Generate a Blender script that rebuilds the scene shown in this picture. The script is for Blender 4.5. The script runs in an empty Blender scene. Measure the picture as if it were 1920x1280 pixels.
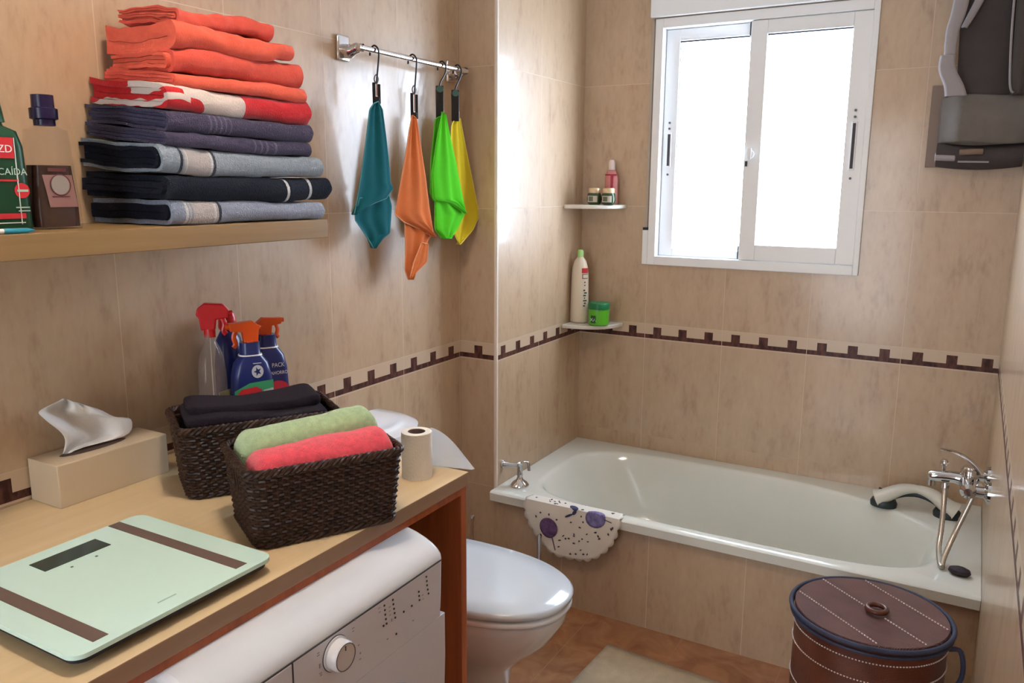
import bpy, math, random
from mathutils import Vector, Matrix, noise
random.seed(4)
sc = bpy.context.scene
COL = sc.collection
PI = math.pi
# ------------------------------------------------------------------ camera
F = 1520.6
CM = Matrix(((0.86893681, 0.49488919, 0.00578902), (0.09875704, -0.16191438, -0.98185069), (-0.48496997, 0.85373791, -0.18956715)))
CAM = Vector((1.649, 0.0, 1.52))
cam = bpy.data.objects.new('camera', bpy.data.cameras.new('camera')); COL.objects.link(cam)
cam.data.sensor_width = 36; cam.data.lens = F / 1920 * 36; cam.data.clip_start = 0.02
R_, D_, K_ = CM[0], CM[1], CM[2]
cam.matrix_world = Matrix(((R_[0], -D_[0], -K_[0], CAM[0]), (R_[1], -D_[1], -K_[1], CAM[1]), (R_[2], -D_[2], -K_[2], CAM[2]), (0, 0, 0, 1)))
sc.camera = cam

def W(u, v, ax, val):
    """the point on the plane coordinate[ax] = val that stands behind pixel (u, v)"""
    d = CM.transposed() @ Vector(((u - 960) / F, (v - 640) / F, 1))
    return CAM + d * ((val - CAM[ax]) / d[ax])

# ------------------------------------------------------------------ world, lights, exposure
wd = bpy.data.worlds.new('world'); sc.world = wd; wd.use_nodes = True
wd.node_tree.nodes['Background'].inputs[0].default_value = (0.75, 0.87, 1, 1)
wd.node_tree.nodes['Background'].inputs[1].default_value = 1.5
sc.view_settings.view_transform = 'Standard'; sc.view_settings.look = 'None'
sc.view_settings.gamma = 1; sc.view_settings.use_curve_mapping = False
sc.view_settings.exposure = 0.92
WINDOW_GLOW = 9.0
LAMP_POWER = 10.0
DOOR_POWER = 12.0
def area_light(name, loc, rot, sx, sy, power, color):
    l = bpy.data.lights.new(name, 'AREA'); l.shape = 'RECTANGLE'; l.size = sx; l.size_y = sy; l.energy = power; l.color = color
    o = bpy.data.objects.new(name, l); COL.objects.link(o); o.location = loc; o.rotation_euler = rot
    return o
area_light('doorway_fill', (0.75, -1.35, 1.15), (PI / 2, 0, 0), 0.8, 1.7, DOOR_POWER, (0.94, 0.97, 1.0))  # added fill light, outside the door opening behind the camera

# ------------------------------------------------------------------ materials
def new_mat(name):
    m = bpy.data.materials.new(name); m.use_nodes = True
    return m, m.node_tree, m.node_tree.nodes['Principled BSDF']
_m = {}
def mat(name, col, rough=0.5, metal=0.0, bump=0.0, bscale=200, var=0.0, vscale=8, trans=0.0, ior=1.45, coat=0.0, sheen=0.0, emis=0.0, stretch=None, alpha=1.0, spec=0.5):
    if name in _m: return _m[name]
    m, nt, b = new_mat(name); N = nt.nodes; L = nt.links
    b.inputs['Base Color'].default_value = (*col, 1); b.inputs['Roughness'].default_value = rough; b.inputs['Metallic'].default_value = metal
    b.inputs['Transmission Weight'].default_value = trans; b.inputs['IOR'].default_value = ior; b.inputs['Coat Weight'].default_value = coat
    b.inputs['Sheen Weight'].default_value = sheen; b.inputs['Specular IOR Level'].default_value = spec
    b.inputs['Sheen Roughness'].default_value = 0.6
    if emis: b.inputs['Emission Color'].default_value = (*col, 1); b.inputs['Emission Strength'].default_value = emis
    if alpha < 1: b.inputs['Alpha'].default_value = alpha
    if var or bump:
        tc = N.new('ShaderNodeTexCoord'); mp = N.new('ShaderNodeMapping'); L.new(tc.outputs['Object'], mp.inputs[0])
        if stretch: mp.inputs['Scale'].default_value = stretch
    if var:
        n = N.new('ShaderNodeTexNoise'); n.inputs['Scale'].default_value = vscale; n.inputs['Detail'].default_value = 5; L.new(mp.outputs[0], n.inputs[0])
        r = N.new('ShaderNodeValToRGB'); L.new(n.outputs[0], r.inputs[0])
        r.color_ramp.elements[0].position = 0.3; r.color_ramp.elements[1].position = 0.7
        r.color_ramp.elements[0].color = (*[c * (1 - var) for c in col], 1); r.color_ramp.elements[1].color = (*[min(1, c * (1 + var)) for c in col], 1)
        L.new(r.outputs[0], b.inputs['Base Color'])
    if bump:
        n = N.new('ShaderNodeTexNoise'); n.inputs['Scale'].default_value = bscale; n.inputs['Detail'].default_value = 3; L.new(mp.outputs[0], n.inputs[0])
        bp = N.new('ShaderNodeBump'); bp.inputs['Strength'].default_value = bump; bp.inputs['Distance'].default_value = 0.004
        L.new(n.outputs[0], bp.inputs['Height']); L.new(bp.outputs[0], b.inputs['Normal'])
    _m[name] = m
    return m

def tile_mat(name, axis, u0, w, period, dark=1.0, rough=0.46, spec=1.0):
    """beige bathroom tile with a mosaic border; axis 0/1 = which world axis runs along the wall"""
    m, nt, b = new_mat(name); N = nt.nodes; L = nt.links
    g = N.new('ShaderNodeNewGeometry'); s = N.new('ShaderNodeSeparateXYZ'); L.new(g.outputs['Position'], s.inputs[0])
    def M(op, a, c=None, d=None):
        n = N.new('ShaderNodeMath'); n.operation = op
        for i, q in enumerate((a, c, d)):
            if q is None: continue
            if isinstance(q, (int, float)): n.inputs[i].default_value = q
            else: L.new(q, n.inputs[i])
        return n.outputs[0]
    u = s.outputs[axis]; z = s.outputs[2]
    def line(coord, c0, step, half):
        f = M('FRACT', M('ADD', M('DIVIDE', M('SUBTRACT', coord, c0), step), 100.5))
        return M('LESS_THAN', M('MULTIPLY', M('ABSOLUTE', M('SUBTRACT', f, 0.5)), step), half)
    vj = line(u, u0, w, 0.0011)
    up = M('GREATER_THAN', z, 0.944); lo = M('LESS_THAN', z, 0.881)
    band = M('SUBTRACT', 1.0, M('MAXIMUM', up, lo))
    hj = M('MAXIMUM', M('MULTIPLY', up, line(z, 0.945, 0.49, 0.0012)), M('MULTIPLY', lo, line(z, 0.880, 0.49, 0.0012)))
    sq = M('MULTIPLY', line(u, u0 + period / 2, period, 0.0175), M('MULTIPLY', M('GREATER_THAN', z, 0.900), M('LESS_THAN', z, 0.932)))
    strip = M('MULTIPLY', M('LESS_THAN', z, 0.901), M('GREATER_THAN', z, 0.8835))
    brown = M('MULTIPLY', band, M('MAXIMUM', sq, strip))
    vjb = M('MULTIPLY', vj, 1.0)
    grout = M('MAXIMUM', vjb, hj)
    # stone clouding, stretched upright, different on every tile
    cell = M('FLOOR', M('DIVIDE', M('SUBTRACT', u, u0), w)); cz = M('FLOOR', M('DIVIDE', M('SUBTRACT', z, 0.945), 0.49))
    cmb = N.new('ShaderNodeCombineXYZ')
    L.new(M('ADD', M('MULTIPLY', u, 1.0), M('MULTIPLY', cell, 3.7)), cmb.inputs[0]); L.new(M('MULTIPLY', cz, 5.3), cmb.inputs[1]); L.new(M('MULTIPLY', z, 0.34), cmb.inputs[2])
    n1 = N.new('ShaderNodeTexNoise'); n1.inputs['Scale'].default_value = 15; n1.inputs['Detail'].default_value = 6; n1.inputs['Roughness'].default_value = 0.62; L.new(cmb.outputs[0], n1.inputs[0])
    n2 = N.new('ShaderNodeTexNoise'); n2.inputs['Scale'].default_value = 75; n2.inputs['Detail'].default_value = 3; L.new(cmb.outputs[0], n2.inputs[0])
    mixn = M('ADD', M('MULTIPLY', n1.outputs[0], 0.68), M('MULTIPLY', n2.outputs[0], 0.32))
    r = N.new('ShaderNodeValToRGB'); L.new(mixn, r.inputs[0]); e = r.color_ramp.elements
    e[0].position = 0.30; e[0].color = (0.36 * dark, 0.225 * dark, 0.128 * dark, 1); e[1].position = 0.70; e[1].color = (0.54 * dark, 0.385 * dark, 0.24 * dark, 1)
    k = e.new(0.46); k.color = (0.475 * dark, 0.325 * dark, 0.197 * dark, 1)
    def mix(fac, a, bcol):
        x = N.new('ShaderNodeMix'); x.data_type = 'RGBA'; L.new(fac, x.inputs[0])
        if isinstance(a, tuple): x.inputs[6].default_value = a
        else: L.new(a, x.inputs[6])
        if isinstance(bcol, tuple): x.inputs[7].default_value = bcol
        else: L.new(bcol, x.inputs[7])
        return x.outputs[2]
    c = mix(band, r.outputs[0], (0.56, 0.42, 0.285, 1))
    br = N.new('ShaderNodeValToRGB'); L.new(n2.outputs[0], br.inputs[0])
    br.color_ramp.elements[0].position = 0.35; br.color_ramp.elements[0].color = (0.045, 0.014, 0.012, 1); br.color_ramp.elements[1].position = 0.7; br.color_ramp.elements[1].color = (0.14, 0.055, 0.038, 1)
    c = mix(brown, c, br.outputs[0]); c = mix(grout, c, (0.62, 0.48, 0.35, 1))
    L.new(c, b.inputs['Base Color'])
    L.new(M('ADD', M('MULTIPLY', grout, 0.35), rough), b.inputs['Roughness'])
    L.new(M('SUBTRACT', spec, M('MULTIPLY', brown, spec * 0.8)), b.inputs['Specular IOR Level']); L.new(M('SUBTRACT', 0.55, M('MULTIPLY', brown, 0.4)), b.inputs['Coat Weight']); b.inputs['Coat Roughness'].default_value = 0.13
    bp = N.new('ShaderNodeBump'); bp.inputs['Strength'].default_value = 0.3; bp.inputs['Distance'].default_value = 0.002
    L.new(M('ADD', M('MULTIPLY', grout, -1.0), M('MULTIPLY', n1.outputs[0], 0.25)), bp.inputs['Height']); L.new(bp.outputs[0], b.inputs['Normal'])
    return m

def wood_mat(name, c1, c2, axis=1, rough=0.4):
    m, nt, b = new_mat(name); N = nt.nodes; L = nt.links
    g = N.new('ShaderNodeNewGeometry'); mp = N.new('ShaderNodeMapping'); L.new(g.outputs['Position'], mp.inputs[0])
    sc_ = [40, 40, 40]; sc_[axis] = 2.0; mp.inputs['Scale'].default_value = sc_
    n = N.new('ShaderNodeTexNoise'); n.inputs['Scale'].default_value = 1.0; n.inputs['Detail'].default_value = 6; n.inputs['Roughness'].default_value = 0.6; L.new(mp.outputs[0], n.inputs[0])
    r = N.new('ShaderNodeValToRGB'); L.new(n.outputs[0], r.inputs[0]); r.color_ramp.elements[0].position = 0.3; r.color_ramp.elements[1].position = 0.7
    r.color_ramp.elements[0].color = (*c1, 1); r.color_ramp.elements[1].color = (*c2, 1); L.new(r.outputs[0], b.inputs['Base Color'])
    b.inputs['Roughness'].default_value = rough
    return m

# ------------------------------------------------------------------ mesh helpers
class MB:
    def __init__(s): s.v = []; s.f = []; s.mi = []
    def add(s, vs, fs, mi=0):
        o = len(s.v); s.v += [Vector(p) for p in vs]; s.f += [tuple(i + o for i in f) for f in fs]; s.mi += [mi] * len(fs); return s
    def box(s, lo, hi, mi=0, rot=None, piv=None):
        x0, y0, z0 = lo; x1, y1, z1 = hi
        vs = [Vector(p) for p in ((x0, y0, z0), (x1, y0, z0), (x1, y1, z0), (x0, y1, z0), (x0, y0, z1), (x1, y0, z1), (x1, y1, z1), (x0, y1, z1))]
        if rot is not None:
            c = Vector(piv) if piv is not None else (vs[0] + vs[6]) / 2
            R = Matrix.Rotation(rot[1], 3, rot[0]); vs = [R @ (p - c) + c for p in vs]
        return s.add(vs, [(0, 3, 2, 1), (4, 5, 6, 7), (0, 1, 5, 4), (1, 2, 6, 5), (2, 3, 7, 6), (3, 0, 4, 7)], mi)
    def rings(s, rings, closed=True, cap0=True, cap1=True, mi=0):
        n = len(rings[0]); vs = [p for r in rings for p in r]; fs = []
        for i in range(len(rings) - 1):
            for j in range(n if closed else n - 1):
                k = (j + 1) % n; fs.append((i * n + j, i * n + k, (i + 1) * n + k, (i + 1) * n + j))
        if cap0: fs.append(tuple(reversed(range(n))))
        if cap1: fs.append(tuple((len(rings) - 1) * n + j for j in range(n)))
        return s.add(vs, fs, mi)
    def lathe(s, prof, c, n=32, axis='z', sx=1.0, sy=1.0, rotz=0.0, cap=True, mi=0):
        rs = []
        for r, h in prof:
            ring = []
            for k in range(n):
                a = 2 * PI * k / n; px, py = r * math.cos(a) * sx, r * math.sin(a) * sy
                qx = px * math.cos(rotz) - py * math.sin(rotz); qy = px * math.sin(rotz) + py * math.cos(rotz)
                p = (qx, qy, h) if axis == 'z' else ((h, qx, qy) if axis == 'x' else (qy, h, qx))
                ring.append(Vector(c) + Vector(p))
            rs.append(ring)
        return s.rings(rs, cap0=cap, cap1=cap, mi=mi)
    def tube(s, path, r, n=8, closed=False, mi=0, flat=1.0):
        P = [Vector(p) for p in path]; m = len(P); rr = r if isinstance(r, (list, tuple)) else [r] * m
        t0 = (P[1] - P[0]).normalized(); up = Vector((0, 0, 1)) if abs(t0.z) < 0.9 else Vector((1, 0, 0))
        nrm = (up - t0 * up.dot(t0)).normalized(); rs = []
        for i in range(m):
            if closed: t = (P[(i + 1) % m] - P[i - 1]).normalized()
            else: t = (P[min(i + 1, m - 1)] - P[max(i - 1, 0)]).normalized()
            nrm = (nrm - t * nrm.dot(t))
            nrm = nrm.normalized() if nrm.length > 1e-6 else t.orthogonal().normalized()
            b = t.cross(nrm)
            rs.append([P[i] + (nrm * math.cos(2 * PI * k / n) + b * math.sin(2 * PI * k / n) * flat) * rr[i] for k in range(n)])
        if closed: rs.append(rs[0])
        return s.rings(rs, cap0=not closed, cap1=not closed, mi=mi)
    def grid(s, rows, mi=0):
        return s.rings(rows, closed=False, cap0=False, cap1=False, mi=mi)
    def build(s, name, m, parent=None, smooth=True, bevel=0, seg=2, sub=0, solid=0, angle=40, off=-1):
        o_ = Vector(parent.matrix_basis.translation) if parent is not None else Vector((0, 0, 0))
        if parent is not None and parent.parent is not None: o_ += parent.parent.matrix_basis.translation
        if parent is None:
            xs = [p.x for p in s.v]; ys = [p.y for p in s.v]; zs = [p.z for p in s.v]
            o_ = Vector(((min(xs) + max(xs)) / 2, (min(ys) + max(ys)) / 2, min(zs)))
        me = bpy.data.meshes.new(name); me.from_pydata([p - o_ for p in s.v], [], s.f)
        for q in (m if isinstance(m, (list, tuple)) else [m]): me.materials.append(q)
        me.polygons.foreach_set('material_index', s.mi)
        me.polygons.foreach_set('use_smooth', [smooth] * len(me.polygons)); me.update()
        o = bpy.data.objects.new(name, me); COL.objects.link(o)
        if parent is None: o.location = o_
        else: o.parent = parent
        if solid: q = o.modifiers.new('solid', 'SOLIDIFY'); q.thickness = solid; q.offset = off
        if bevel: q = o.modifiers.new('bevel', 'BEVEL'); q.width = bevel; q.segments = seg; q.limit_method = 'ANGLE'; q.angle_limit = math.radians(30)
        if sub: q = o.modifiers.new('sub', 'SUBSURF'); q.levels = sub; q.render_levels = sub
        if smooth and not sub:
            me.set_sharp_from_angle(angle=math.radians(angle))
        return o
def tag(o, label, cat, group=None):
    o['label'] = label; o['category'] = cat
    if group: o['group'] = group
    return o
def thing(name, label, cat, loc, group=None):
    o = bpy.data.objects.new(name, None); COL.objects.link(o); o.empty_display_size = 0.05; o.location = loc
    return tag(o, label, cat, group)
def struct(o): o['kind'] = 'structure'; return o
def rr(cx, cy, hx, hy, r, n=6):
    """rounded rectangle outline, counter-clockwise"""
    out = []
    for qx, qy, a0 in ((1, 1, 0), (-1, 1, PI / 2), (-1, -1, PI), (1, -1, 3 * PI / 2)):
        for k in range(n + 1):
            a = a0 + PI / 2 * k / n; out.append((cx + qx * (hx - r) + r * math.cos(a), cy + qy * (hy - r) + r * math.sin(a)))
    return out
def smooth_path(pts, n=6, closed=False):
    P = [Vector(p) for p in pts]; out = []; m = len(P)
    for i in range(m if closed else m - 1):
        if closed: a, b, c, d = P[i - 1], P[i], P[(i + 1) % m], P[(i + 2) % m]
        else: a, b, c, d = P[max(i - 1, 0)], P[i], P[i + 1], P[min(i + 2, m - 1)]
        for k in range(n):
            t = k / n
            out.append(0.5 * ((2 * b) + (c - a) * t + (2 * a - 5 * b + 4 * c - d) * t * t + (3 * b - a - 3 * c + d) * t ** 3))
    if not closed: out.append(P[-1])
    return out
def text(body, size, origin, right, up, m, parent, name='lettering', ext=0.0003, wrap=None, align='LEFT', squash=1.0):
    cu = bpy.data.curves.new('t', 'FONT'); cu.body = body; cu.size = size; cu.extrude = ext; cu.align_x = align; cu.resolution_u = 3
    t = bpy.data.objects.new('t', cu); COL.objects.link(t); bpy.context.view_layer.update()
    me0 = t.evaluated_get(bpy.context.evaluated_depsgraph_get()).to_mesh()
    right = Vector(right).normalized(); up = Vector(up).normalized(); nrm = right.cross(up)
    mb = MB(); vs = []
    for v in me0.vertices:
        x, y, z = v.co; x *= squash
        if wrap:   # bend round a cylinder of radius wrap
            a = x / wrap; vs.append(Vector(origin) + right * (math.sin(a) * wrap) + nrm * (z + (math.cos(a) - 1) * wrap) + up * y)
        else: vs.append(Vector(origin) + right * x + up * y + nrm * z)
    mb.add(vs, [tuple(p.vertices) for p in me0.polygons])
    t.to_mesh_clear(); bpy.data.objects.remove(t)
    return mb.build(name, m, parent, smooth=False)
def jig(p, amp, scale, seed=0):
    n = noise.noise_vector(Vector(p) * scale + Vector((seed * 7.1, seed * 3.3, seed)))
    return Vector(p) + n * amp

# ------------------------------------------------------------------ shared materials
M_white = mat('white_plastic', (0.78, 0.78, 0.77), 0.3)
M_alu = mat('white_lacquered_aluminium', (0.86, 0.87, 0.88), 0.32)
M_dark = mat('black_plastic', (0.012, 0.011, 0.012), 0.35)
M_chrome = mat('chrome', (0.62, 0.61, 0.61), 0.07, 1.0)
M_ceramic = mat('white_ceramic', (0.74, 0.77, 0.81), 0.12, coat=0.4)
M_enamel = mat('cream_enamel', (0.69, 0.70, 0.63), 0.16, coat=0.3)
M_paint = mat('ceiling_paint', (0.80, 0.78, 0.74), 0.8)
T_left = tile_mat('beige_wall_tile_left', 1, 1.814, 0.345, 0.115)
T_alc = tile_mat('beige_wall_tile_alcove', 1, 2.846, 0.341, 0.1137)
T_end = tile_mat('beige_wall_tile_pier', 0, -0.2, 0.345, 0.111)
T_back = tile_mat('beige_wall_tile_back', 0, 0.461, 0.33, 0.11)
T_right = tile_mat('beige_wall_tile_right', 1, 2.846, 0.341, 0.1137, 1.0, 0.46, 1.0)
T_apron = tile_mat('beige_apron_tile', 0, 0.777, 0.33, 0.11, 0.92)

# ------------------------------------------------------------------ room shell
XR, YB, YP, XA, ZC = 1.761, 3.237, 2.513, 0.156, 2.52
YF = -0.95
struct(MB().box((-0.12, YF - 0.1, 0), (0, YP, ZC)).build('wall_left', T_left, smooth=False))
mb = MB().box((-0.12, YP, 0), (XA, YB + 0.12, ZC)); mb.mi = [0, 0, 0, 1, 0, 0]
struct(mb.build('wall_pier', [T_end, T_alc], smooth=False))
WX0, WX1, WZ0, WZ1 = 0.475, 1.27, 1.21, 2.15
mb = MB().box((XA, YB, 0), (XR, YB + 0.12, WZ0)).box((XA, YB, WZ1), (XR, YB + 0.12, ZC)).box((XA, YB, WZ0), (WX0, YB + 0.12, WZ1)).box((WX1, YB, WZ0), (XR, YB + 0.12, WZ1))
struct(mb.build('wall_back', T_back, smooth=False))
struct(MB().box((XR, YF - 0.1, 0), (XR + 0.12, YB + 0.12, ZC)).build('wall_right', T_right, smooth=False))
mb = MB().box((0, YF - 0.1, 0), (0.35, YF, ZC)).box((1.15, YF - 0.1, 0), (XR, YF, ZC)).box((0.35, YF - 0.1, 2.05), (1.15, YF, ZC))
struct(mb.build('wall_front', T_end, smooth=False))
struct(MB().box((-0.12, YF - 0.6, ZC), (XR + 0.12, YB + 0.12, ZC + 0.1)).build('ceiling', M_paint, smooth=False))

def floor_mat():
    m, nt, b = new_mat('terracotta_marble_floor_tile'); N = nt.nodes; L = nt.links
    g = N.new('ShaderNodeNewGeometry')
    n = N.new('ShaderNodeTexNoise'); n.inputs['Scale'].default_value = 9; n.inputs['Detail'].default_value = 7; n.inputs['Distortion'].default_value = 1.2; L.new(g.outputs['Position'], n.inputs[0])
    r = N.new('ShaderNodeValToRGB'); L.new(n.outputs[0], r.inputs[0]); e = r.color_ramp.elements
    e[0].position = 0.25; e[0].color = (0.24, 0.095, 0.042, 1); e[1].position = 0.75; e[1].color = (0.44, 0.21, 0.095, 1)
    br = N.new('ShaderNodeTexBrick'); mp = N.new('ShaderNodeMapping'); L.new(g.outputs['Position'], mp.inputs[0]); L.new(mp.outputs[0], br.inputs[0])
    mp.inputs['Location'].default_value = (0.08, 0.06, 0)
    br.offset = 0; br.inputs['Scale'].default_value = 1; br.inputs['Brick Width'].default_value = 0.33; br.inputs['Row Height'].default_value = 0.33; br.inputs['Mortar Size'].default_value = 0.001
    x = N.new('ShaderNodeMix'); x.data_type = 'RGBA'; L.new(br.outputs['Fac'], x.inputs[0]); L.new(r.outputs[0], x.inputs[6]); x.inputs[7].default_value = (0.38, 0.22, 0.12, 1)
    L.new(x.outputs[2], b.inputs['Base Color']); b.inputs['Roughness'].default_value = 0.22
    return m
struct(MB().box((-0.12, YF - 0.6, -0.1), (XR + 0.12, YB + 0.12, 0)).build('floor', floor_mat(), smooth=False))
struct(MB().box((XA - 0.007, YP - 0.007, 0), (XA + 0.005, YP + 0.005, ZC)).build('trim_1', mat('ivory_corner_bead', (0.78, 0.68, 0.58), 0.35), bevel=0.003))
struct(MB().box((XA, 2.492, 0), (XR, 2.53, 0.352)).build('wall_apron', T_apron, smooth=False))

# ------------------------------------------------------------------ window
win = bpy.data.objects.new('window_1', None); COL.objects.link(win); win.location = (0.87, YB, 1.2); struct(win)
YI = YB - 0.012
def frame(mb, x0, x1, z0, z1, wl, wr, wb, wt, ya, yb):
    mb.box((x0, ya, z0), (x0 + wl, yb, z1)).box((x1 - wr, ya, z0), (x1, yb, z1)).box((x0 + wl, ya, z0), (x1 - wr, yb, z0 + wb)).box((x0 + wl, ya, z1 - wt), (x1 - wr, yb, z1))
mb = MB(); frame(mb, 0.463, 1.282, 1.197, 2.166, 0.032, 0.02, 0.036, 0.036, YI, YB + 0.075); mb.build('window_frame', M_alu, win, smooth=False, bevel=0.002)
mb = MB(); frame(mb, 0.497, 0.90, 1.235, 2.128, 0.056, 0.06, 0.030, 0.045, YB + 0.030, YB + 0.055); sash_l = mb.build('sash', M_alu, win, smooth=False, bevel=0.002)
mb = MB(); frame(mb, 0.838, 1.262, 1.235, 2.128, 0.062, 0.064, 0.060, 0.050, YB - 0.006, YB + 0.026); sash_r = mb.build('sash', M_alu, win, smooth=False, bevel=0.002)
def pane_mat():
    m, nt, b = new_mat('daylit_frosted_glass')
    b.inputs['Base Color'].default_value = (0.9, 0.93, 0.95, 1); b.inputs['Roughness'].default_value = 0.3
    b.inputs['Emission Color'].default_value = (0.80, 0.95, 1.16, 1); b.inputs['Emission Strength'].default_value = WINDOW_GLOW
    return m
MP = pane_mat()
MB().box((0.552, YB + 0.040, 1.264), (0.842, YB + 0.046, 2.085)).build('pane', MP, win, smooth=False)
MB().box((0.899, YB + 0.008, 1.294), (1.199, YB + 0.014, 2.079)).build('pane', MP, win, smooth=False)
mk = mat('black_rubber_seal', (0.02, 0.018, 0.03), 0.6)
MB().box((0.552, YB + 0.034, 2.078), (0.842, YB + 0.04, 2.084)).box((0.552, YB + 0.034, 1.28), (0.5545, YB + 0.04, 2.08)).build('glazing_seal', mk, win, smooth=False)
MB().box((0.899, YB + 0.002, 2.073), (1.199, YB + 0.008, 2.079)).box((0.899, YB + 0.002, 1.30), (0.9015, YB + 0.008, 2.079)).build('glazing_seal', mk, win, smooth=False)
MB().box((0.829, YB + 0.012, 2.078), (0.838, YB + 0.03, 2.128)).build('brush_seal', mk, win, smooth=False)
MB().box((0.829, YB + 0.012, 1.236), (0.838, YB + 0.03, 1.287)).build('brush_seal', mk, win, smooth=False)
for x, z0, z1, yy in ((0.524, 1.60, 1.725, YB + 0.028), (1.228, 1.585, 1.745, YB - 0.008)):
    h = MB().box((x - 0.010, yy - 0.003, z0 - 0.006), (x + 0.010, yy + 0.002, z1 + 0.006)).build('recessed_handle', M_alu, win, smooth=False, bevel=0.002)
    MB().box((x - 0.005, yy - 0.005, z0), (x + 0.005, yy - 0.002, z1)).build('finger_slot', mat('dark_slot', (0.05, 0.04, 0.05), 0.5), h, smooth=False)
    sc_ = MB()
    for zz in (z0 - 0.035, z1 + 0.022, z1 + 0.045): sc_.lathe([(0.0045, 0), (0.0045, 0.003)], (x, yy - 0.004, zz), 12, 'y')
    sc_.build('screw', mat('grey_screw', (0.12, 0.12, 0.12), 0.4), win)
mb = MB().lathe([(0.016, -0.010), (0.016, 0), (0.010, 0.004)], (0.862, YB - 0.008, 1.640), 20, 'y').box((0.854, YB - 0.022, 1.622), (0.868, YB - 0.016, 1.662))
mb.build('sash_latch', M_alu, win)
MB().box((0.845, YB - 0.012, 1.595), (0.853, YB - 0.006, 1.615)).box((0.855, YB - 0.02, 1.636), (0.861, YB - 0.0165, 1.65)).build('latch_tongue', M_dark, win, smooth=False)
sb = MB().box((0.445, YB - 0.028, 2.170), (1.290, YB, 2.46)).build('roller_shutter_box', M_alu, smooth=False, bevel=0.004)
tag(sb, 'white roller shutter box above the window', 'shutter box')
st = thing('shutter_strap', 'thin grey pull strap with white housing at left edge of window', 'strap', (0.45, YB, 1.197))
MB().box((0.447, YB - 0.006, 1.345), (0.457, YB - 0.004, 2.17)).build('strap', mat('grey_webbing', (0.42, 0.38, 0.33), 0.8), st, smooth=False)
MB().box((0.439, YB - 0.014, 1.197), (0.463, YB, 1.340)).build('strap_housing', M_alu, st, smooth=False, bevel=0.003)
MB().box((0.441, YB - 0.016, 1.340), (0.461, YB - 0.002, 1.350)).build('strap_slot', M_dark, st, smooth=False)

# ceiling lamp out of view, added as overhead fill light
cl = thing('ceiling_fill_lamp', 'round white ceiling lamp added out of view as fill', 'lamp', (0.80, 0.95, ZC - 0.09))
MB().lathe([(0.135, 0.02), (0.14, 0.0), (0.15, 0.0), (0.16, 0.09)], (0.80, 0.95, ZC - 0.09), 32, cap=False).build('lamp_base', M_white, cl)
MB().lathe([(0.001, 0.02), (0.08, 0.02), (0.135, 0.02)], (0.80, 0.95, ZC - 0.09), 32).build('lamp_shade', mat('lit_opal_glass', (1, 0.95, 0.90), 0.4, emis=LAMP_POWER), cl)

# ------------------------------------------------------------------ bathtub
tub = thing('bathtub', 'cream enamel bathtub set between tiled walls under the window', 'bathtub', (0.96, 2.85, 0))
ZT = 0.392; X0, X1, Y0, Y1 = XA + 0.001, XR - 0.001, 2.468, YB - 0.001
def sup(cx, cy, a, b, e, t):
    c, s = math.cos(t), math.sin(t)
    return cx + a * math.copysign(abs(c) ** (2 / e), c), cy + b * math.copysign(abs(s) ** (2 / e), s)
NT = 120; ts = [2 * PI * k / NT for k in range(NT)]
def ring(cx, cy, a, b, e, z):
    out = []
    for t in ts:
        x, y = sup(cx, cy, a, b, e, t)
        if x > cx and y > cy: y = cy + (y - cy) * (1 - 0.58 * ((x - cx) / a) ** 2.2)   # wide deck in the back right corner
        out.append(Vector((x, y, z)))
    return out
bx, by, ba, bb = 0.950, 2.842, 0.695, 0.325
inner = ring(bx, by, ba, bb, 4.2, ZT)
def outer(z, d=0.0):
    out = []
    for p in inner:
        dx, dy = p.x - bx, p.y - by
        fx = ((X1 - d if dx > 0 else X0 + d) - bx) / dx if abs(dx) > 1e-9 else 1e9
        fy = ((Y1 if dy > 0 else Y0 + d) - by) / dy if abs(dy) > 1e-9 else 1e9
        f = min(fx, fy); out.append(Vector((bx + dx * f, by + dy * f, z)))
    return out
# snap the ray ends nearest each corner onto the corner itself
def snap(ring_):
    for cx, cy in ((X0, Y0), (X1, Y0), (X0, Y1), (X1, Y1)):
        i = min(range(NT), key=lambda k: (ring_[k].x - cx) ** 2 + (ring_[k].y - cy) ** 2); ring_[i].x = cx; ring_[i].y = cy
    return ring_
rings_ = [snap(outer(ZT - 0.036)), snap(outer(ZT - 0.006)), snap(outer(ZT)), ring(bx, by, ba + 0.012, bb + 0.010, 4.2, ZT), ring(bx, by, ba, bb, 4.2, ZT - 0.002), ring(bx, by, ba - 0.012, bb - 0.009, 4.2, ZT - 0.012),
          ring(bx, by, ba - 0.035, bb - 0.022, 4.0, ZT - 0.06), ring(bx + 0.01, by, ba - 0.09, bb - 0.045, 3.6, ZT - 0.20), ring(bx + 0.02, by, ba - 0.15, bb - 0.075, 3.2, ZT - 0.30), ring(bx + 0.02, by, ba - 0.24, bb - 0.13, 3, ZT - 0.325)]
for p in rings_[1]:
    if p.y < Y0 + 1e-4: p.y -= 0.004
for p in rings_[0]:
    if p.y < Y0 + 1e-4: p.y -= 0.002
for p in rings_[2]:
    if p.y < Y0 + 1e-4: p.y += 0.003
MB().rings(rings_, cap0=False, cap1=True).build('tub_shell', M_enamel, tub, angle=50)
MB().lathe([(0.028, 0), (0.03, 0.004), (0.012, 0.006)], (1.45, 2.85, ZT - 0.325), 24).build('drain', M_chrome, tub)

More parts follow.
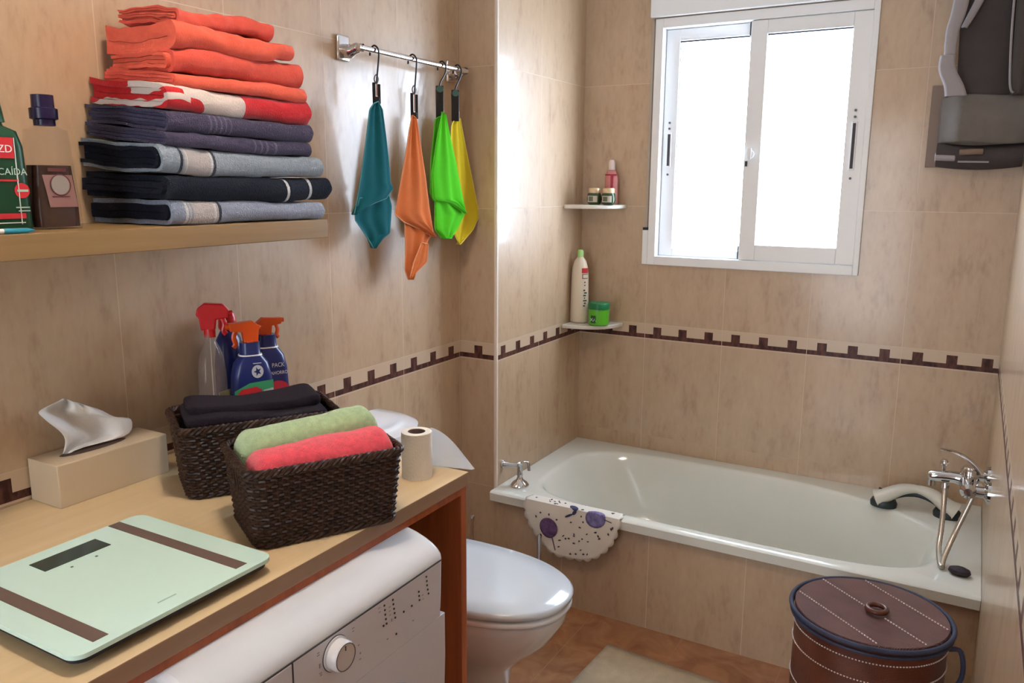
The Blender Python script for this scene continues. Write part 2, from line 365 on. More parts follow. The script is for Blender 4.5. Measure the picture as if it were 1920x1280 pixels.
# chrome cone hook at the left corner of the rim
dk = thing('chrome_hook', 'chrome bell-shaped hook standing on left front corner of bathtub', 'hook', (0.227, 2.570, ZT))
MB().lathe([(0.034, 0), (0.035, 0.006), (0.028, 0.016), (0.014, 0.026), (0.0095, 0.038), (0.012, 0.046), (0.0105, 0.05), (0.010, 0.085), (0.014, 0.092), (0.001, 0.098)], (0.227, 2.570, ZT), 28).build('base', M_chrome, dk)
MB().tube(smooth_path([(0.227, 2.570, ZT + 0.082), (0.238, 2.585, ZT + 0.092), (0.252, 2.59, ZT + 0.088), (0.256, 2.59, ZT + 0.06)], 5), 0.006, 10).build('hook_arm', M_chrome, dk)
MB().tube([(0.227, 2.570, ZT + 0.082), (0.198, 2.565, ZT + 0.078), (0.1575, 2.56, ZT + 0.078)], [0.007, 0.007, 0.011], 12).lathe([(0.017, 0), (0.016, 0.008)], (0.1565, 2.56, ZT + 0.078), 20, 'x').build('wall_arm', M_chrome, dk)

# round printed cover hanging over the rim
def cover():
    t = thing('scalloped_cover', 'cream round cover with purple dandelion print hanging over bathtub rim', 'cover', (0.50, 2.455, 0.20))
    cx, R0 = 0.497, 0.183; NR, NC = 26, 180
    def pt(x, s):
        # s = distance down the cloth; s<0 on the rim and in the basin
        if s >= 0: return Vector((x, 2.459 - 0.010 * math.sin(min(1, s / 0.05) * PI / 2) + 0.006 * math.sin(x * 40) * s / 0.15, ZT + 0.003 - s))
        if s > -0.05: return Vector((x, 2.459 - s, ZT + 0.0045))
        return Vector((x, 2.509 + (-s - 0.05) * 0.35, ZT + 0.0045 - (-s - 0.05) * 0.94))
    rows = []
    for i in range(NR + 1):
        r = i / NR; row = []
        for k in range(NC):
            a = 2 * PI * k / NC; rad = R0 * r * (1 + (0.045 * abs(math.sin(a * 15)) if i == NR else 0))
            row.append(pt(cx + rad * math.cos(a), 0.0 - rad * math.sin(a) * 1.0))
        rows.append(row)
    rows = [[q if abs(q.z - ZT) > 0 else q for q in row] for row in rows]
    m1 = MB(); m1.rings(rows[1:], cap0=True, cap1=False); mats = [mat('cream_cotton', (0.74, 0.70, 0.62), 0.8, bump=0.15, bscale=500)]
    def blob(name, pts, m, rad=None):
        if m not in mats: mats.append(m)
        for (x, s, w, h, rot) in pts:
            rs = [[], [], [], []]
            for lev in range(4):
                for k in range(20):
                    f = (1.0, 0.75, 0.5, 0.2)[lev]
                    a = 2 * PI * k / 20; dx, ds = w * f * math.cos(a), h * f * math.sin(a); ex = dx * math.cos(rot) - ds * math.sin(rot); es = dx * math.sin(rot) + ds * math.cos(rot)
                    q = pt(x + ex, s + es); rs[lev].append(q + (Vector((0, -0.0022, 0.001)) if s + es >= 0 else Vector((0, -0.0012, 0.0022))))
            m1.rings(rs, cap0=False, cap1=True, mi=mats.index(m))
    # seeds, flower heads, stems and butterfly as flat printed shapes
    md = mat('print_ink', (0.05, 0.045, 0.07), 0.7)
    seeds = []; rnd = random.Random(8)
    for i in range(85):
        a = rnd.uniform(0, 2 * PI); r = R0 * math.sqrt(rnd.uniform(0.05, 0.85)); x, s = cx + r * math.cos(a), r * math.sin(a)
        if s < -0.045 or math.hypot(x - 0.415, s - 0.085) < 0.045 or math.hypot(x - 0.594, s - 0.014) < 0.047 or (abs(s) < 0.008): continue
        seeds.append((x, s, rnd.uniform(0.003, 0.0055), rnd.uniform(0.0018, 0.003), rnd.uniform(0, PI)))
    blob('printed_seeds', seeds, md)
    blob('printed_purple_flower', [(0.415, 0.085, 0.037, 0.037, 0)], mat('plum_print', (0.13, 0.065, 0.17), 0.75, var=0.45, vscale=60))
    blob('printed_blue_flower', [(0.594, 0.014, 0.038, 0.032, 0)], mat('violet_print', (0.17, 0.15, 0.33), 0.75, var=0.45, vscale=60))
    blob('printed_stem', [(0.432 + 0.0018 * i, 0.118 + 0.006 * i, 0.0015, 0.004, 0.1) for i in range(8)], md)
    blob('printed_stem', [(0.631 + 0.005 * i, 0.012 + 0.001 * i, 0.004, 0.0014, 0.2) for i in range(5)], md)
    mn = mat('navy_print', (0.045, 0.05, 0.12), 0.75)
    blob('printed_butterfly', [(0.505, -0.010, 0.020, 0.011, 0.5), (0.512, 0.010, 0.010, 0.006, -0.9), (0.492, 0.024, 0.016, 0.004, -0.5)], mn)
    blob('printed_sprigs', [(0.405, -0.018, 0.004, 0.0015, 0.4), (0.42, -0.026, 0.005, 0.0015, 0.1), (0.44, -0.026, 0.005, 0.0015, 0.5), (0.435, -0.012, 0.006, 0.0013, 0), (0.398, -0.03, 0.003, 0.0012, 1)], md)
    m1.build('cloth', mats, t, solid=0.0015, off=0)
cover()

# soap lump, grab handle
so = MB().lathe([(0.001, 0), (0.024, 0.001), (0.031, 0.008), (0.028, 0.017), (0.016, 0.022), (0.001, 0.023)], (1.703, 2.600, ZT + 0.001), 24, sx=1.0, sy=0.72, rotz=-0.2)
tag(so.build('scrubber', mat('black_scrubber', (0.025, 0.012, 0.02), 0.5, bump=0.8, bscale=300)), 'small round black scrubber on right end of bathtub rim', 'scrubber')
gh = thing('grab_handle', 'ivory arched grab handle with black suction cups at back of bathtub', 'grab handle', (1.55, 3.12, ZT))
ga = W(1668, 930, 2, 0.405); gb = W(1785, 957, 2, 0.405); ga.y = 3.07; gb.y = 3.07; ga.x = 1.452; gb.x = 1.655
GM = mat('ivory_plastic', (0.66, 0.64, 0.55), 0.3)
for g in (ga, gb):
    MB().lathe([(0.044, 0.0), (0.045, 0.014), (0.040, 0.024)], (g.x, g.y, ZT), 28, sx=1, sy=0.85).build('suction_cup', mat('dark_rubber', (0.02, 0.028, 0.03), 0.4), gh)
path = smooth_path([(ga.x - 0.026, ga.y, ZT + 0.022), (ga.x + 0.002, ga.y + 0.004, ZT + 0.036), (ga.x + 0.05, ga.y + 0.02, ZT + 0.062), ((ga.x + gb.x) / 2, ga.y + 0.03, ZT + 0.070), (gb.x - 0.05, gb.y + 0.02, ZT + 0.062), (gb.x - 0.002, gb.y + 0.004, ZT + 0.036), (gb.x + 0.026, gb.y, ZT + 0.022)], 6)
MB().tube(path, [0.015 + 0.016 * abs(i / (len(path) - 1) - 0.5) * 2 for i in range(len(path))], 14, flat=1.4).build('handle_bar', GM, gh)
MB().tube([p - Vector((0, 0.008, 0.017)) for p in path[4:-4]], 0.010, 10).build('grip', mat('dark_rubber', (0, 0, 0)), gh)
for g, s in ((ga, -1), (gb, 1)):
    MB().tube([(g.x, g.y, ZT + 0.038), (g.x - 0.01, g.y + 0.01, ZT + 0.055), (g.x - 0.02, g.y + 0.012, ZT + 0.058)], 0.004, 8).build('release_lever', mat('dark_rubber', (0, 0, 0)), gh)

# wall mixer with hose
fx = thing('bath_mixer', 'chrome wall-mounted bath mixer on right wall above bathtub', 'faucet', (1.76, 2.785, 0.58))
for yy in (2.705, 2.865):
    MB().lathe([(0.034, 0), (0.033, -0.008), (0.018, -0.016), (0.016, -0.055)], (XR, yy, 0.622), 24, 'x').build('wall_flange', M_chrome, fx)
MB().tube([(1.703, 2.680, 0.622), (1.703, 2.690, 0.622), (1.703, 2.74, 0.622), (1.703, 2.785, 0.622), (1.703, 2.83, 0.622), (1.703, 2.880, 0.622), (1.703, 2.890, 0.622)], [0.012, 0.023, 0.023, 0.030, 0.023, 0.023, 0.012], 20).build('mixer_body', M_chrome, fx)
MB().tube(smooth_path([(1.70, 2.785, 0.625), (1.665, 2.785, 0.630), (1.62, 2.785, 0.627), (1.592, 2.785, 0.622)], 4), [0.026, 0.025, 0.022, 0.020, 0.019, 0.0185, 0.018, 0.018, 0.018, 0.018, 0.0175, 0.017, 0.014], 18).lathe([(0.011, -0.030), (0.012, -0.01)], (1.602, 2.785, 0.622), 16).build('spout', M_chrome, fx)
MB().lathe([(0.005, 0), (0.005, 0.020), (0.011, 0.024), (0.012, 0.034), (0.008, 0.040)], (1.632, 2.785, 0.642), 16).build('diverter_knob', M_chrome, fx)
MB().lathe([(0.026, 0), (0.026, 0.02), (0.018, 0.032)], (1.703, 2.785, 0.640), 20).build('lever_hub', M_chrome, fx)
lp = smooth_path([(1.735, 2.785, 0.655), (1.710, 2.785, 0.682), (1.680, 2.785, 0.702), (1.650, 2.785, 0.712), (1.616, 2.785, 0.714)], 5)
MB().tube(lp, [0.007 - 0.004 * i / (len(lp) - 1) for i in range(len(lp))], 14, flat=3.2).build('lever', M_chrome, fx)
hs = thing('shower_hose', 'looped ribbed chrome shower hose hanging from the bath mixer', 'hose', (1.66, 2.70, 0.36))
hp = smooth_path([(1.640, 2.77, 0.60), W(1770, 940, 1, 2.74), W(1765, 990, 1, 2.70), W(1760, 1030, 1, 2.66), (1.655, 2.610, ZT + 0.004), W(1770, 1045, 1, 2.635), W(1790, 1000, 1, 2.68), W(1812, 955, 1, 2.70), W(1832, 915, 1, 2.72), (1.735, 2.735, 0.628)], 12)
hp = [q if q.z > ZT + 0.009 else Vector((q.x, q.y, ZT + 0.009)) for q in hp]
MB().tube(hp, [0.0075 + (0.0009 if i % 2 else 0) for i in range(len(hp))], 10).build('hose', mat('ribbed_steel', (0.55, 0.52, 0.47), 0.28, 0.9), hs)
MB().tube([hp[0] + Vector((0, 0, 0.012)), hp[2]], 0.012, 12).build('hose_nut', M_chrome, hs)

# ------------------------------------------------------------------ corner shelves and what stands on them
M_ivory = mat('ivory_resin', (0.72, 0.67, 0.58), 0.35)
def corner_shelf(z, label):
    pts = [(XA + 0.001, YB - 0.001)]; n = 24
    for k in range(n + 1):
        a = -PI / 2 + PI / 2 * k / n; pts.append((XA + 0.001 + 0.205 * math.cos(a) ** 0.85, YB - 0.001 + 0.185 * math.copysign(abs(math.sin(a)) ** 0.85, math.sin(a))))
    m = MB().rings([[Vector((x, y, z)) for x, y in pts], [Vector((x, y, z + 0.016)) for x, y in pts]])
    tag(m.build('corner_shelf', M_ivory, bevel=0.004, smooth=False), label, 'shelf')
corner_shelf(1.425, 'upper ivory quarter-round shelf holding two small jars in the bath corner')
corner_shelf(0.925, 'lower ivory quarter-round shelf holding cream bottle just above the mosaic band')
# tall cream bottle with green cap
b0 = Vector((0.197, 3.140, 0.942))
bt = thing('shampoo_bottle', 'tall cream shampoo bottle with pale green cap on lower corner shelf', 'bottle', b0)
MB().lathe([(0.034, 0), (0.040, 0.006), (0.039, 0.10), (0.037, 0.20), (0.034, 0.235), (0.026, 0.262), (0.014, 0.278), (0.011, 0.283)], b0, 32, sy=0.85).build('bottle_body', mat('cream_plastic', (0.72, 0.62, 0.47), 0.35), bt)
MB().lathe([(0.013, 0.281), (0.013, 0.302), (0.010, 0.310), (0.001, 0.311)], b0, 20).build('cap', mat('pale_green_cap', (0.36, 0.62, 0.20), 0.4), bt)
def patch(mb, c, R, a0, a1, z0, z1, sy=0.85, n=8, off=0.0006):
    rows = []
    for z in (z0, z1): rows.append([Vector((c[0] + (R + off) * math.cos(a0 + (a1 - a0) * k / n), c[1] + (R + off) * sy * math.sin(a0 + (a1 - a0) * k / n), c[2] + z)) for k in range(n + 1)])
    mb.grid(rows)
A = -0.55
p = MB(); patch(p, b0, 0.0375, A - 0.45, A + 0.45, 0.214, 0.235); p.build('red_label', mat('red_print', (0.55, 0.02, 0.03), 0.5), bt)
p = MB(); patch(p, b0, 0.0385, A - 0.40, A + 0.35, 0.190, 0.193); patch(p, b0, 0.0385, A - 0.40, A + 0.35, 0.208, 0.211); patch(p, b0, 0.0385, A - 0.4, A - 0.32, 0.19, 0.21)
patch(p, b0, 0.0395, A - 0.15, A + 0.0, 0.172, 0.178); patch(p, b0, 0.0395, A - 0.15, A + 0.0, 0.160, 0.165)
p.build('label_frame', mat('brown_print', (0.12, 0.03, 0.03), 0.5), bt)
p = MB()
for k in range(7): patch(p, b0, 0.0398, A - 0.25 + 0.1 * (k % 2), A - 0.02 + 0.12 * (k % 3), 0.072 + 0.011 * k, 0.078 + 0.011 * k)
p.build('upright_lettering', mat('dark_green_print', (0.04, 0.06, 0.035), 0.5), bt)
# green tub of hair gel
b1 = Vector((0.297, 3.120, 0.942))
jt = thing('hair_mask_jar', 'bright green round jar with dark green lid on lower corner shelf', 'jar', b1)
MB().lathe([(0.038, 0), (0.043, 0.004), (0.044, 0.066), (0.043, 0.070)], b1, 32).build('jar_body', mat('lime_green_plastic', (0.10, 0.42, 0.02), 0.3), jt)
MB().lathe([(0.046, 0.069), (0.046, 0.090), (0.043, 0.095), (0.001, 0.095)], b1, 32).build('lid', mat('dark_green_lid', (0.005, 0.16, 0.05), 0.35), jt)
p = MB(); patch(p, b1, 0.044, -2.0, -1.45, 0.012, 0.044, 1.0, 10); p.build('dark_roundel', mat('deep_green_print', (0.01, 0.08, 0.02), 0.4), jt)
text('XA', 0.020, b1 + Vector((-0.006, -0.0452, 0.02)), (1, 0.15, 0), (0, 0, 1), M_white, jt, align='CENTER')
# upper shelf: two little jars and a clear bottle
for i, (u, y, lab) in enumerate(((0.260, 3.128, 'small green jar with pale gold lid, left of two on upper corner shelf'), (0.321, 3.134, 'small green jar with pale gold lid, right of two on upper corner shelf'))):
    c = Vector((u, y, 1.442)); j = thing('cosmetic_jar', lab, 'jar', c, None)
    MB().lathe([(0.022, 0), (0.028, 0.006), (0.030, 0.022), (0.028, 0.042), (0.023, 0.048)], c, 24).build('jar_body', mat('olive_green_glass', (0.035, 0.06, 0.025), 0.12), j)
    MB().lathe([(0.0245, 0.047), (0.0245, 0.064), (0.022, 0.067), (0.001, 0.067)], c, 24).build('lid', mat('pale_gold', (0.66, 0.50, 0.30), 0.35, 0.4), j)
    p = MB(); patch(p, c, 0.0302, -2.2, -0.75, 0.010, 0.036, 1.0, 10, 0.0008); p.build('paper_label', mat('label_paper', (0.55, 0.50, 0.42), 0.6), j)
    p = MB(); patch(p, c, 0.0308, -2.0, -1.35, 0.014, 0.033, 1.0, 6, 0.0009); p.build('label_print', mat('olive_print', (0.12, 0.13, 0.08), 0.6), j)
c = Vector((0.303, 3.202, 1.442)); sp = thing('lotion_bottle', 'clear and pink lotion bottle behind small jars on upper corner shelf', 'bottle', c)
MB().lathe([(0.024, 0), (0.028, 0.005), (0.028, 0.11), (0.020, 0.135), (0.011, 0.142)], c, 24, sy=0.8).build('bottle_body', mat('rose_plastic', (0.60, 0.22, 0.20), 0.25), sp)
MB().lathe([(0.014, 0.141), (0.014, 0.17), (0.010, 0.182), (0.001, 0.183)], c, 20).build('clear_cap', mat('clear_cap', (0.75, 0.62, 0.55), 0.15), sp)
p = MB(); patch(p, c, 0.0282, -2.6, -0.4, 0.118, 0.124, 0.8, 8); patch(p, c, 0.0282, -1.4, -1.0, 0.06, 0.12, 0.8, 8); p.build('label_print', mat('crimson_print', (0.35, 0.0, 0.03), 0.4), sp)

# ------------------------------------------------------------------ toilet
to = thing('toilet', 'white ceramic toilet with closed pale lid beside the counter', 'toilet', (0.35, 1.82, 0))
TY = 1.822
def egg(x0, x1, hw, z, n=56, yc=TY, e=2.25):
    xm = x0 + (x1 - x0) * 0.40; out = []
    for k in range(n):
        a = 2 * PI * k / n; c_, s_ = math.cos(a), math.sin(a); q = 2 / (e if c_ > 0 else 3.4)
        out.append(Vector((xm + (x1 - xm if c_ > 0 else xm - x0) * math.copysign(abs(c_) ** q, c_), yc + hw * math.copysign(abs(s_) ** q, s_), z)))
    return out
MB().rings([egg(0.16, 0.60, 0.115, 0), egg(0.16, 0.605, 0.115, 0.02), egg(0.17, 0.600, 0.105, 0.10), egg(0.17, 0.615, 0.108, 0.17), egg(0.17, 0.665, 0.135, 0.22), egg(0.17, 0.735, 0.172, 0.285), egg(0.18, 0.772, 0.188, 0.345), egg(0.19, 0.778, 0.190, 0.372), egg(0.20, 0.770, 0.183, 0.378)]).build('bowl', M_ceramic, to, angle=60)
MB().rings([egg(0.235, 0.780, 0.192, 0.381), egg(0.232, 0.787, 0.197, 0.386), egg(0.232, 0.787, 0.197, 0.394), egg(0.236, 0.780, 0.191, 0.399)]).build('seat_ring', M_ceramic, to, angle=60)
MB().rings([egg(0.234, 0.776, 0.188, 0.402), egg(0.228, 0.788, 0.198, 0.407), egg(0.228, 0.790, 0.199, 0.419), egg(0.236, 0.782, 0.191, 0.426), egg(0.30, 0.70, 0.13, 0.428)]).build('seat_lid', mat('pale_lid', (0.62, 0.70, 0.77), 0.14, coat=0.4), to, angle=60)
def tank(z, g=0.0):
    out = []
    for k in range(29):
        a = -PI / 2 + PI * k / 28; out.append(Vector((0.055 + (0.165 + g) * math.cos(a) ** 0.8, TY + 0.005 + (0.192 + g) * math.copysign(abs(math.sin(a)) ** 0.8, math.sin(a)), z)))
    out += [Vector((0.003, TY + 0.005 + 0.192 + g, z)), Vector((0.003, TY + 0.005 - 0.192 - g, z))]
    return out
MB().rings([tank(0.38, -0.015), tank(0.42, -0.008), tank(0.755, 0), tank(0.758, 0)]).build('cistern', M_ceramic, to, angle=50)
tl = MB().rings([tank(0.759, 0.008), tank(0.775, 0.012), tank(0.790, 0.010), tank(0.800, -0.010), tank(0.803, -0.05)]).build('cistern_lid', M_ceramic, to, angle=50)
MB().box((0.10, TY - 0.10, 0.02), (0.28, TY + 0.10, 0.384)).build('rear_block', M_ceramic, to, bevel=0.02, seg=3)
MB().lathe([(0.018, 0), (0.018, 0.006), (0.014, 0.008)], (0.11, TY, 0.803), 20).build('flush_button', M_chrome, tl)
# toilet brush behind the toilet, slim chrome stand in front of the tub
tb = thing('toilet_brush', 'toilet brush with thin chrome handle in the corner behind toilet', 'brush', (0.183, 2.30, 0))
MB().lathe([(0.045, 0), (0.048, 0.10), (0.048, 0.16), (0.012, 0.165)], (0.183, 2.30, 0), 24).build('holder', M_white, tb)
MB().lathe([(0.0055, 0.16), (0.0055, 0.34), (0.009, 0.345), (0.009, 0.362), (0.001, 0.366)], (0.183, 2.30, 0), 12).build('handle', M_chrome, tb)
ps = thing('chrome_stand', 'slim chrome rod stand between toilet and printed cover', 'stand', (0.392, 2.42, 0))
MB().lathe([(0.05, 0), (0.05, 0.008), (0.008, 0.012)], (0.392, 2.42, 0), 24).build('stand_base', M_chrome, ps)
MB().lathe([(0.008, 0.01), (0.008, 0.285), (0.004, 0.29)], (0.392, 2.42, 0), 14).build('stand_rod', M_chrome, ps)

# ------------------------------------------------------------------ counter
ct = thing('laundry_counter', 'beige worktop with orange wood side panel over the washing machine', 'counter', (0.35, 0.9, 0))
Wtop = wood_mat('beige_laminate', (0.64, 0.48, 0.27), (0.70, 0.54, 0.32), 1, 0.38)
Wedge = wood_mat('taupe_edge_band', (0.27, 0.165, 0.10), (0.33, 0.205, 0.125), 1, 0.45)
Worg = wood_mat('orange_cherry_wood', (0.28, 0.058, 0.013), (0.44, 0.11, 0.026), 2, 0.35)
mb = MB().box((0.001, -0.15, 0.843), (0.692, 1.488, 0.875)); mb.mi = [1, 0, 1, 1, 1, 1]
mb.build('worktop', [Wtop, Wedge], ct, smooth=False, bevel=0.0015)
MB().box((0.001, 1.464, 0), (0.686, 1.486, 0.843)).build('side_panel', Worg, ct, smooth=False, bevel=0.001)
MB().box((0.67, -0.15, 0.826), (0.688, 1.464, 0.843)).build('front_rail', Worg, ct, smooth=False)

# ------------------------------------------------------------------ washing machine
wm = thing('washing_machine', 'white front-loading washing machine under the beige counter', 'washing machine', (0.45, 0.97, 0))
Mw = mat('machine_enamel', (0.66, 0.68, 0.73), 0.28); Mp = mat('machine_fascia', (0.62, 0.63, 0.68), 0.35)
WY0, WY1 = 0.665, 1.268
def slab(prof, y0, y1): return MB().rings([[Vector((x, y0, z)) for x, z in prof], [Vector((x, y1, z)) for x, z in prof]])
slab([(0.18, 0.02), (0.755, 0.02), (0.7735, 0.56), (0.7735, 0.6552), (0.18, 0.6552)], WY0, WY1).build('cabinet', Mp, wm, bevel=0.001, seg=2)
top = [(0.18, 0.835), (0.60, 0.835)] + [(0.60 + 0.172 * math.sin(a * PI / 2 / 9), 0.777 + 0.058 * math.cos(a * PI / 2 / 9)) for a in range(1, 9)] + [(0.772, 0.777), (0.768, 0.656), (0.18, 0.656)]
slab(top[::-1], WY0, WY1).build('top_cover', mat('machine_top', (0.62, 0.65, 0.69), 0.22), wm, bevel=0.012, seg=4)
mb = slab([(0.74, 0.656), (0.7738, 0.656), (0.7745, 0.774), (0.74, 0.774)], 0.844, WY1 - 0.018)
for a, b_, w, h in ((1035, 650, .002, .006), (315, 1110, .003, .008), (300, 980, .005, .002), (300, 1005, .006, .0015), (325, 1180, .006, .0015), (328, 1200, .004, .0015), (670, 650, .005, .002), (650, 730, .006, .0015), (650, 760, .004, .0015), (705, 900, .004, .0015), (722, 980, .003, .003), (720, 1040, .005, .0015), (910, 530, .006, .0012), (915, 570, .006, .0012), (1015, 520, .005, .0012), (1015, 560, .005, .0012), (1020, 600, .005, .0012), (1250, 655, .004, .0015), (995, 840, .004, .002), (1345, 400, .005, .0012), (1350, 440, .005, .0012)):
    q = W(540 + a / 5.333, 1040 + b_ / 5.333, 0, 0.774); mb.box((0.7738, q.y - w / 2, q.z - h / 2), (0.7748, q.y + w / 2, q.z + h / 2), 1)
cp = mb.build('control_panel', [Mp, mat('faint_grey_print', (0.28, 0.27, 0.28), 0.5)], wm)
slab([(0.74, 0.656), (0.7738, 0.656), (0.7745, 0.774), (0.74, 0.774)], WY0 + 0.003, 0.841).build('detergent_drawer', Mp, wm, bevel=0.002)
MB().box((0.7725, WY0 + 0.004, 0.7742), (0.7742, WY1 - 0.012, 0.7768)).box((0.7725, 0.8412, 0.656), (0.7742, 0.8438, 0.775)).build('seam', mat('dark_grey_line', (0.06, 0.055, 0.055), 0.4), wm, smooth=False)
kc = W(642, 1229, 0, 0.790); k0 = Vector((0.7735, kc.y, kc.z))
kn = MB().lathe([(0.030, 0), (0.030, 0.004), (0.0265, 0.005), (0.0265, 0.020), (0.0235, 0.024), (0.001, 0.024)], k0, 36, 'x').build('knob', mat('machine_knob', (0.62, 0.60, 0.60), 0.25), wm)
MB().tube([(k0.x + 0.0245, k0.y + 0.0235 * math.cos(a * PI / 18), k0.z + 0.0235 * math.sin(a * PI / 18)) for a in range(36)], 0.0008, 6, True).tube([(k0.x + 0.0012, k0.y + 0.0305 * math.cos(a * PI / 18), k0.z + 0.0305 * math.sin(a * PI / 18)) for a in range(36)], 0.0009, 6, True).box((k0.x + 0.024, k0.y - 0.001, k0.z + 0.012), (k0.x + 0.0252, k0.y + 0.001, k0.z + 0.020)).build('knob_rings', mat('dark_grey_line', (0.06, 0.055, 0.055), 0.4), kn)
dots = [(960, 505), (965, 550), (970, 595), (976, 640), (983, 685), (953, 708), (1045, 448), (1050, 492), (1057, 537), (1063, 580), (1070, 625), (1155, 567), (1235, 508), (1305, 367), (1308, 408), (1312, 450), (1380, 217), (1385, 260), (1388, 302), (1395, 345), (1402, 385), (1080, 788)]
for a, b_ in dots:
    q = W(540 + a / 5.333, 1040 + b_ / 5.333, 0, 0.774)
    MB().lathe([(0.0021, 0), (0.0021, 0.0012)], (0.7742, q.y, q.z), 10, 'x').build('indicator_light', mat('dark_indicator', (0.02, 0.02, 0.02), 0.4), cp)
dc = (0.770, 0.985, 0.345)
dr = MB().lathe([(0.272, 0), (0.270, 0.010), (0.25, 0.022), (0.20, 0.024), (0.16, 0.006)], dc, 56, 'x').build('door_ring', mat('grey_door_ring', (0.30, 0.29, 0.32), 0.3), wm)
MB().lathe([(0.161, 0.005), (0.11, 0.03), (0.001, 0.04)], dc, 40, 'x').build('door_glass', mat('dark_glass', (0.03, 0.03, 0.035), 0.06), dr)

# ------------------------------------------------------------------ bathroom scale
bs = thing('bathroom_scale', 'pale green glass bathroom scale lying on the worktop', 'scale', (0.495, 0.735, 0.875))
o0 = rr(0.495, 0.736, 0.176, 0.178, 0.022, 8)
q1 = W(135, 1062, 2, 0.9035); q2 = W(181, 1042, 2, 0.9035); q3 = W(313, 1121, 2, 0.9035)
MB().rings([[Vector((x, y, z)) for x, y in o0] for z in (0.896, 0.903)]).lathe([(0.0025, 0), (0.0025, 0.0006)], (q1.x, q1.y, 0.903), 10, mi=1).lathe([(0.0025, 0), (0.0025, 0.0006)], (q2.x, q2.y, 0.903), 10, mi=1).build('glass_plate', [mat('pale_green_glass', (0.62, 0.86, 0.78), 0.08, coat=0.5), mat('dark_grey_line', (0, 0, 0))], bs, bevel=0.0015)
o1 = rr(0.495, 0.736, 0.170, 0.172, 0.02, 6)
MB().rings([[Vector((x, y, z)) for x, y in o1] for z in (0.887, 0.896)]).build('scale_base', mat('navy_black_plastic', (0.012, 0.012, 0.025), 0.4), bs)
for fx_, fy_ in ((0.37, 0.61), (0.62, 0.61), (0.37, 0.86), (0.62, 0.86)):
    MB().lathe([(0.016, 0), (0.016, 0.013)], (fx_, fy_, 0.875), 20).build('foot', mat('navy_black_plastic', (0, 0, 0)), bs)
Me = mat('brown_electrode', (0.15, 0.10, 0.08), 0.45)
for y in (0.608, 0.857):
    MB().box((0.322, y - 0.0115, 0.9031), (0.654, y + 0.0115, 0.9038)).build('electrode_strip', Me, bs, smooth=False)
MB().box((0.352, 0.684, 0.9031), (0.397, 0.800, 0.9038)).build('display', mat('dark_green_display', (0.035, 0.055, 0.045), 0.15), bs, smooth=False)
MB().box((q3.x - 0.0015, q3.y - 0.016, 0.9031), (q3.x + 0.0015, q3.y + 0.016, 0.9035)).build('faint_logo', mat('sage_print', (0.33, 0.47, 0.40), 0.3), bs, smooth=False)

# ------------------------------------------------------------------ tissue box
tx = thing('tissue_box', 'beige cardboard tissue box against the wall on the worktop', 'box', (0.055, 1.01, 0.875))
Mc = mat('beige_cardboard', (0.60, 0.48, 0.33), 0.5)
MB().box((0.004, 0.888, 0.875), (0.106, 1.142, 0.965)).build('carton', Mc, tx, smooth=False, bevel=0.002)
MB().lathe([(0.001, 0), (1, 0)], (0.055, 1.0, 0.9655), 24, sx=0.020, sy=0.075, cap=False).build('slot', mat('slot_shadow', (0.10, 0.06, 0.04), 0.8), tx)
def tissue():
    m = MB(); rows = []
    sil = [  # upright cross-sections, bottom to top: (v, u_left, u_right)
        (852, 117, 128), (838, 121, 150), (824, 123, 222), (812, 117, 246), (800, 102, 249), (790, 88, 249), (781, 79, 244), (774, 70, 226), (768, 75, 206), (760, 92, 196), (752, 110, 172), (747, 117, 140)]
    n = 26
    for i, (v, a, b_) in enumerate(sil):
        row = []
        for k in range(n + 1):
            t = k / n; u = a + (b_ - a) * t
            xx = 0.050 + 0.016 * math.sin(t * 7.0 + i * 0.35) * min(1, i / 3) + 0.012 * math.sin(t * 15 + 1) * (i / 11)
            vv = v + (10 * t * t if i > 6 else 0)
            row.append(W(u, vv, 0, xx))
        rows.append(row)
    m.grid(rows)
    o = m.build('tissue', mat('white_tissue', (0.80, 0.77, 0.74), 0.85, bump=0.25, bscale=120), smooth=True, solid=0.0008, sub=1)
    tag(o, 'crumpled white tissue sticking up out of the tissue box', 'tissue')
tissue()

# ------------------------------------------------------------------ toilet paper
def paper_mat(name, col, tr):
    m, nt, b = new_mat(name); N = nt.nodes; L = nt.links; b.inputs['Base Color'].default_value = (*col, 1); b.inputs['Roughness'].default_value = 0.9; b.inputs['Specular IOR Level'].default_value = 0.1
    t = N.new('ShaderNodeBsdfTranslucent'); t.inputs[0].default_value = (*col, 1); x = N.new('ShaderNodeMixShader'); x.inputs[0].default_value = tr
    L.new(b.outputs[0], x.inputs[1]); L.new(t.outputs[0], x.inputs[2]); L.new(x.outputs[0], N['Material Output'].inputs[0]); return m
rc = Vector((0.607, 1.406, 0.875))
tr = thing('toilet_roll', 'nearly used toilet paper roll with loose sheet by worktop corner', 'toilet paper', rc)
Mpap = mat('toilet_paper', (0.80, 0.76, 0.70), 0.85, bump=0.35, bscale=260)
MB().lathe([(0.020, 0.0005), (0.0345, 0.0005), (0.0345, 0.104), (0.0335, 0.105), (0.020, 0.105), (0.020, 0.0005)], rc, 36, cap=False).build('roll', Mpap, tr)
MB().lathe([(0.0198, 0.001), (0.0198, 0.1045), (0.0185, 0.1045), (0.0185, 0.001)], rc, 30, cap=False).build('cardboard_core', mat('brown_core', (0.20, 0.13, 0.11), 0.8), tr)
rows = []
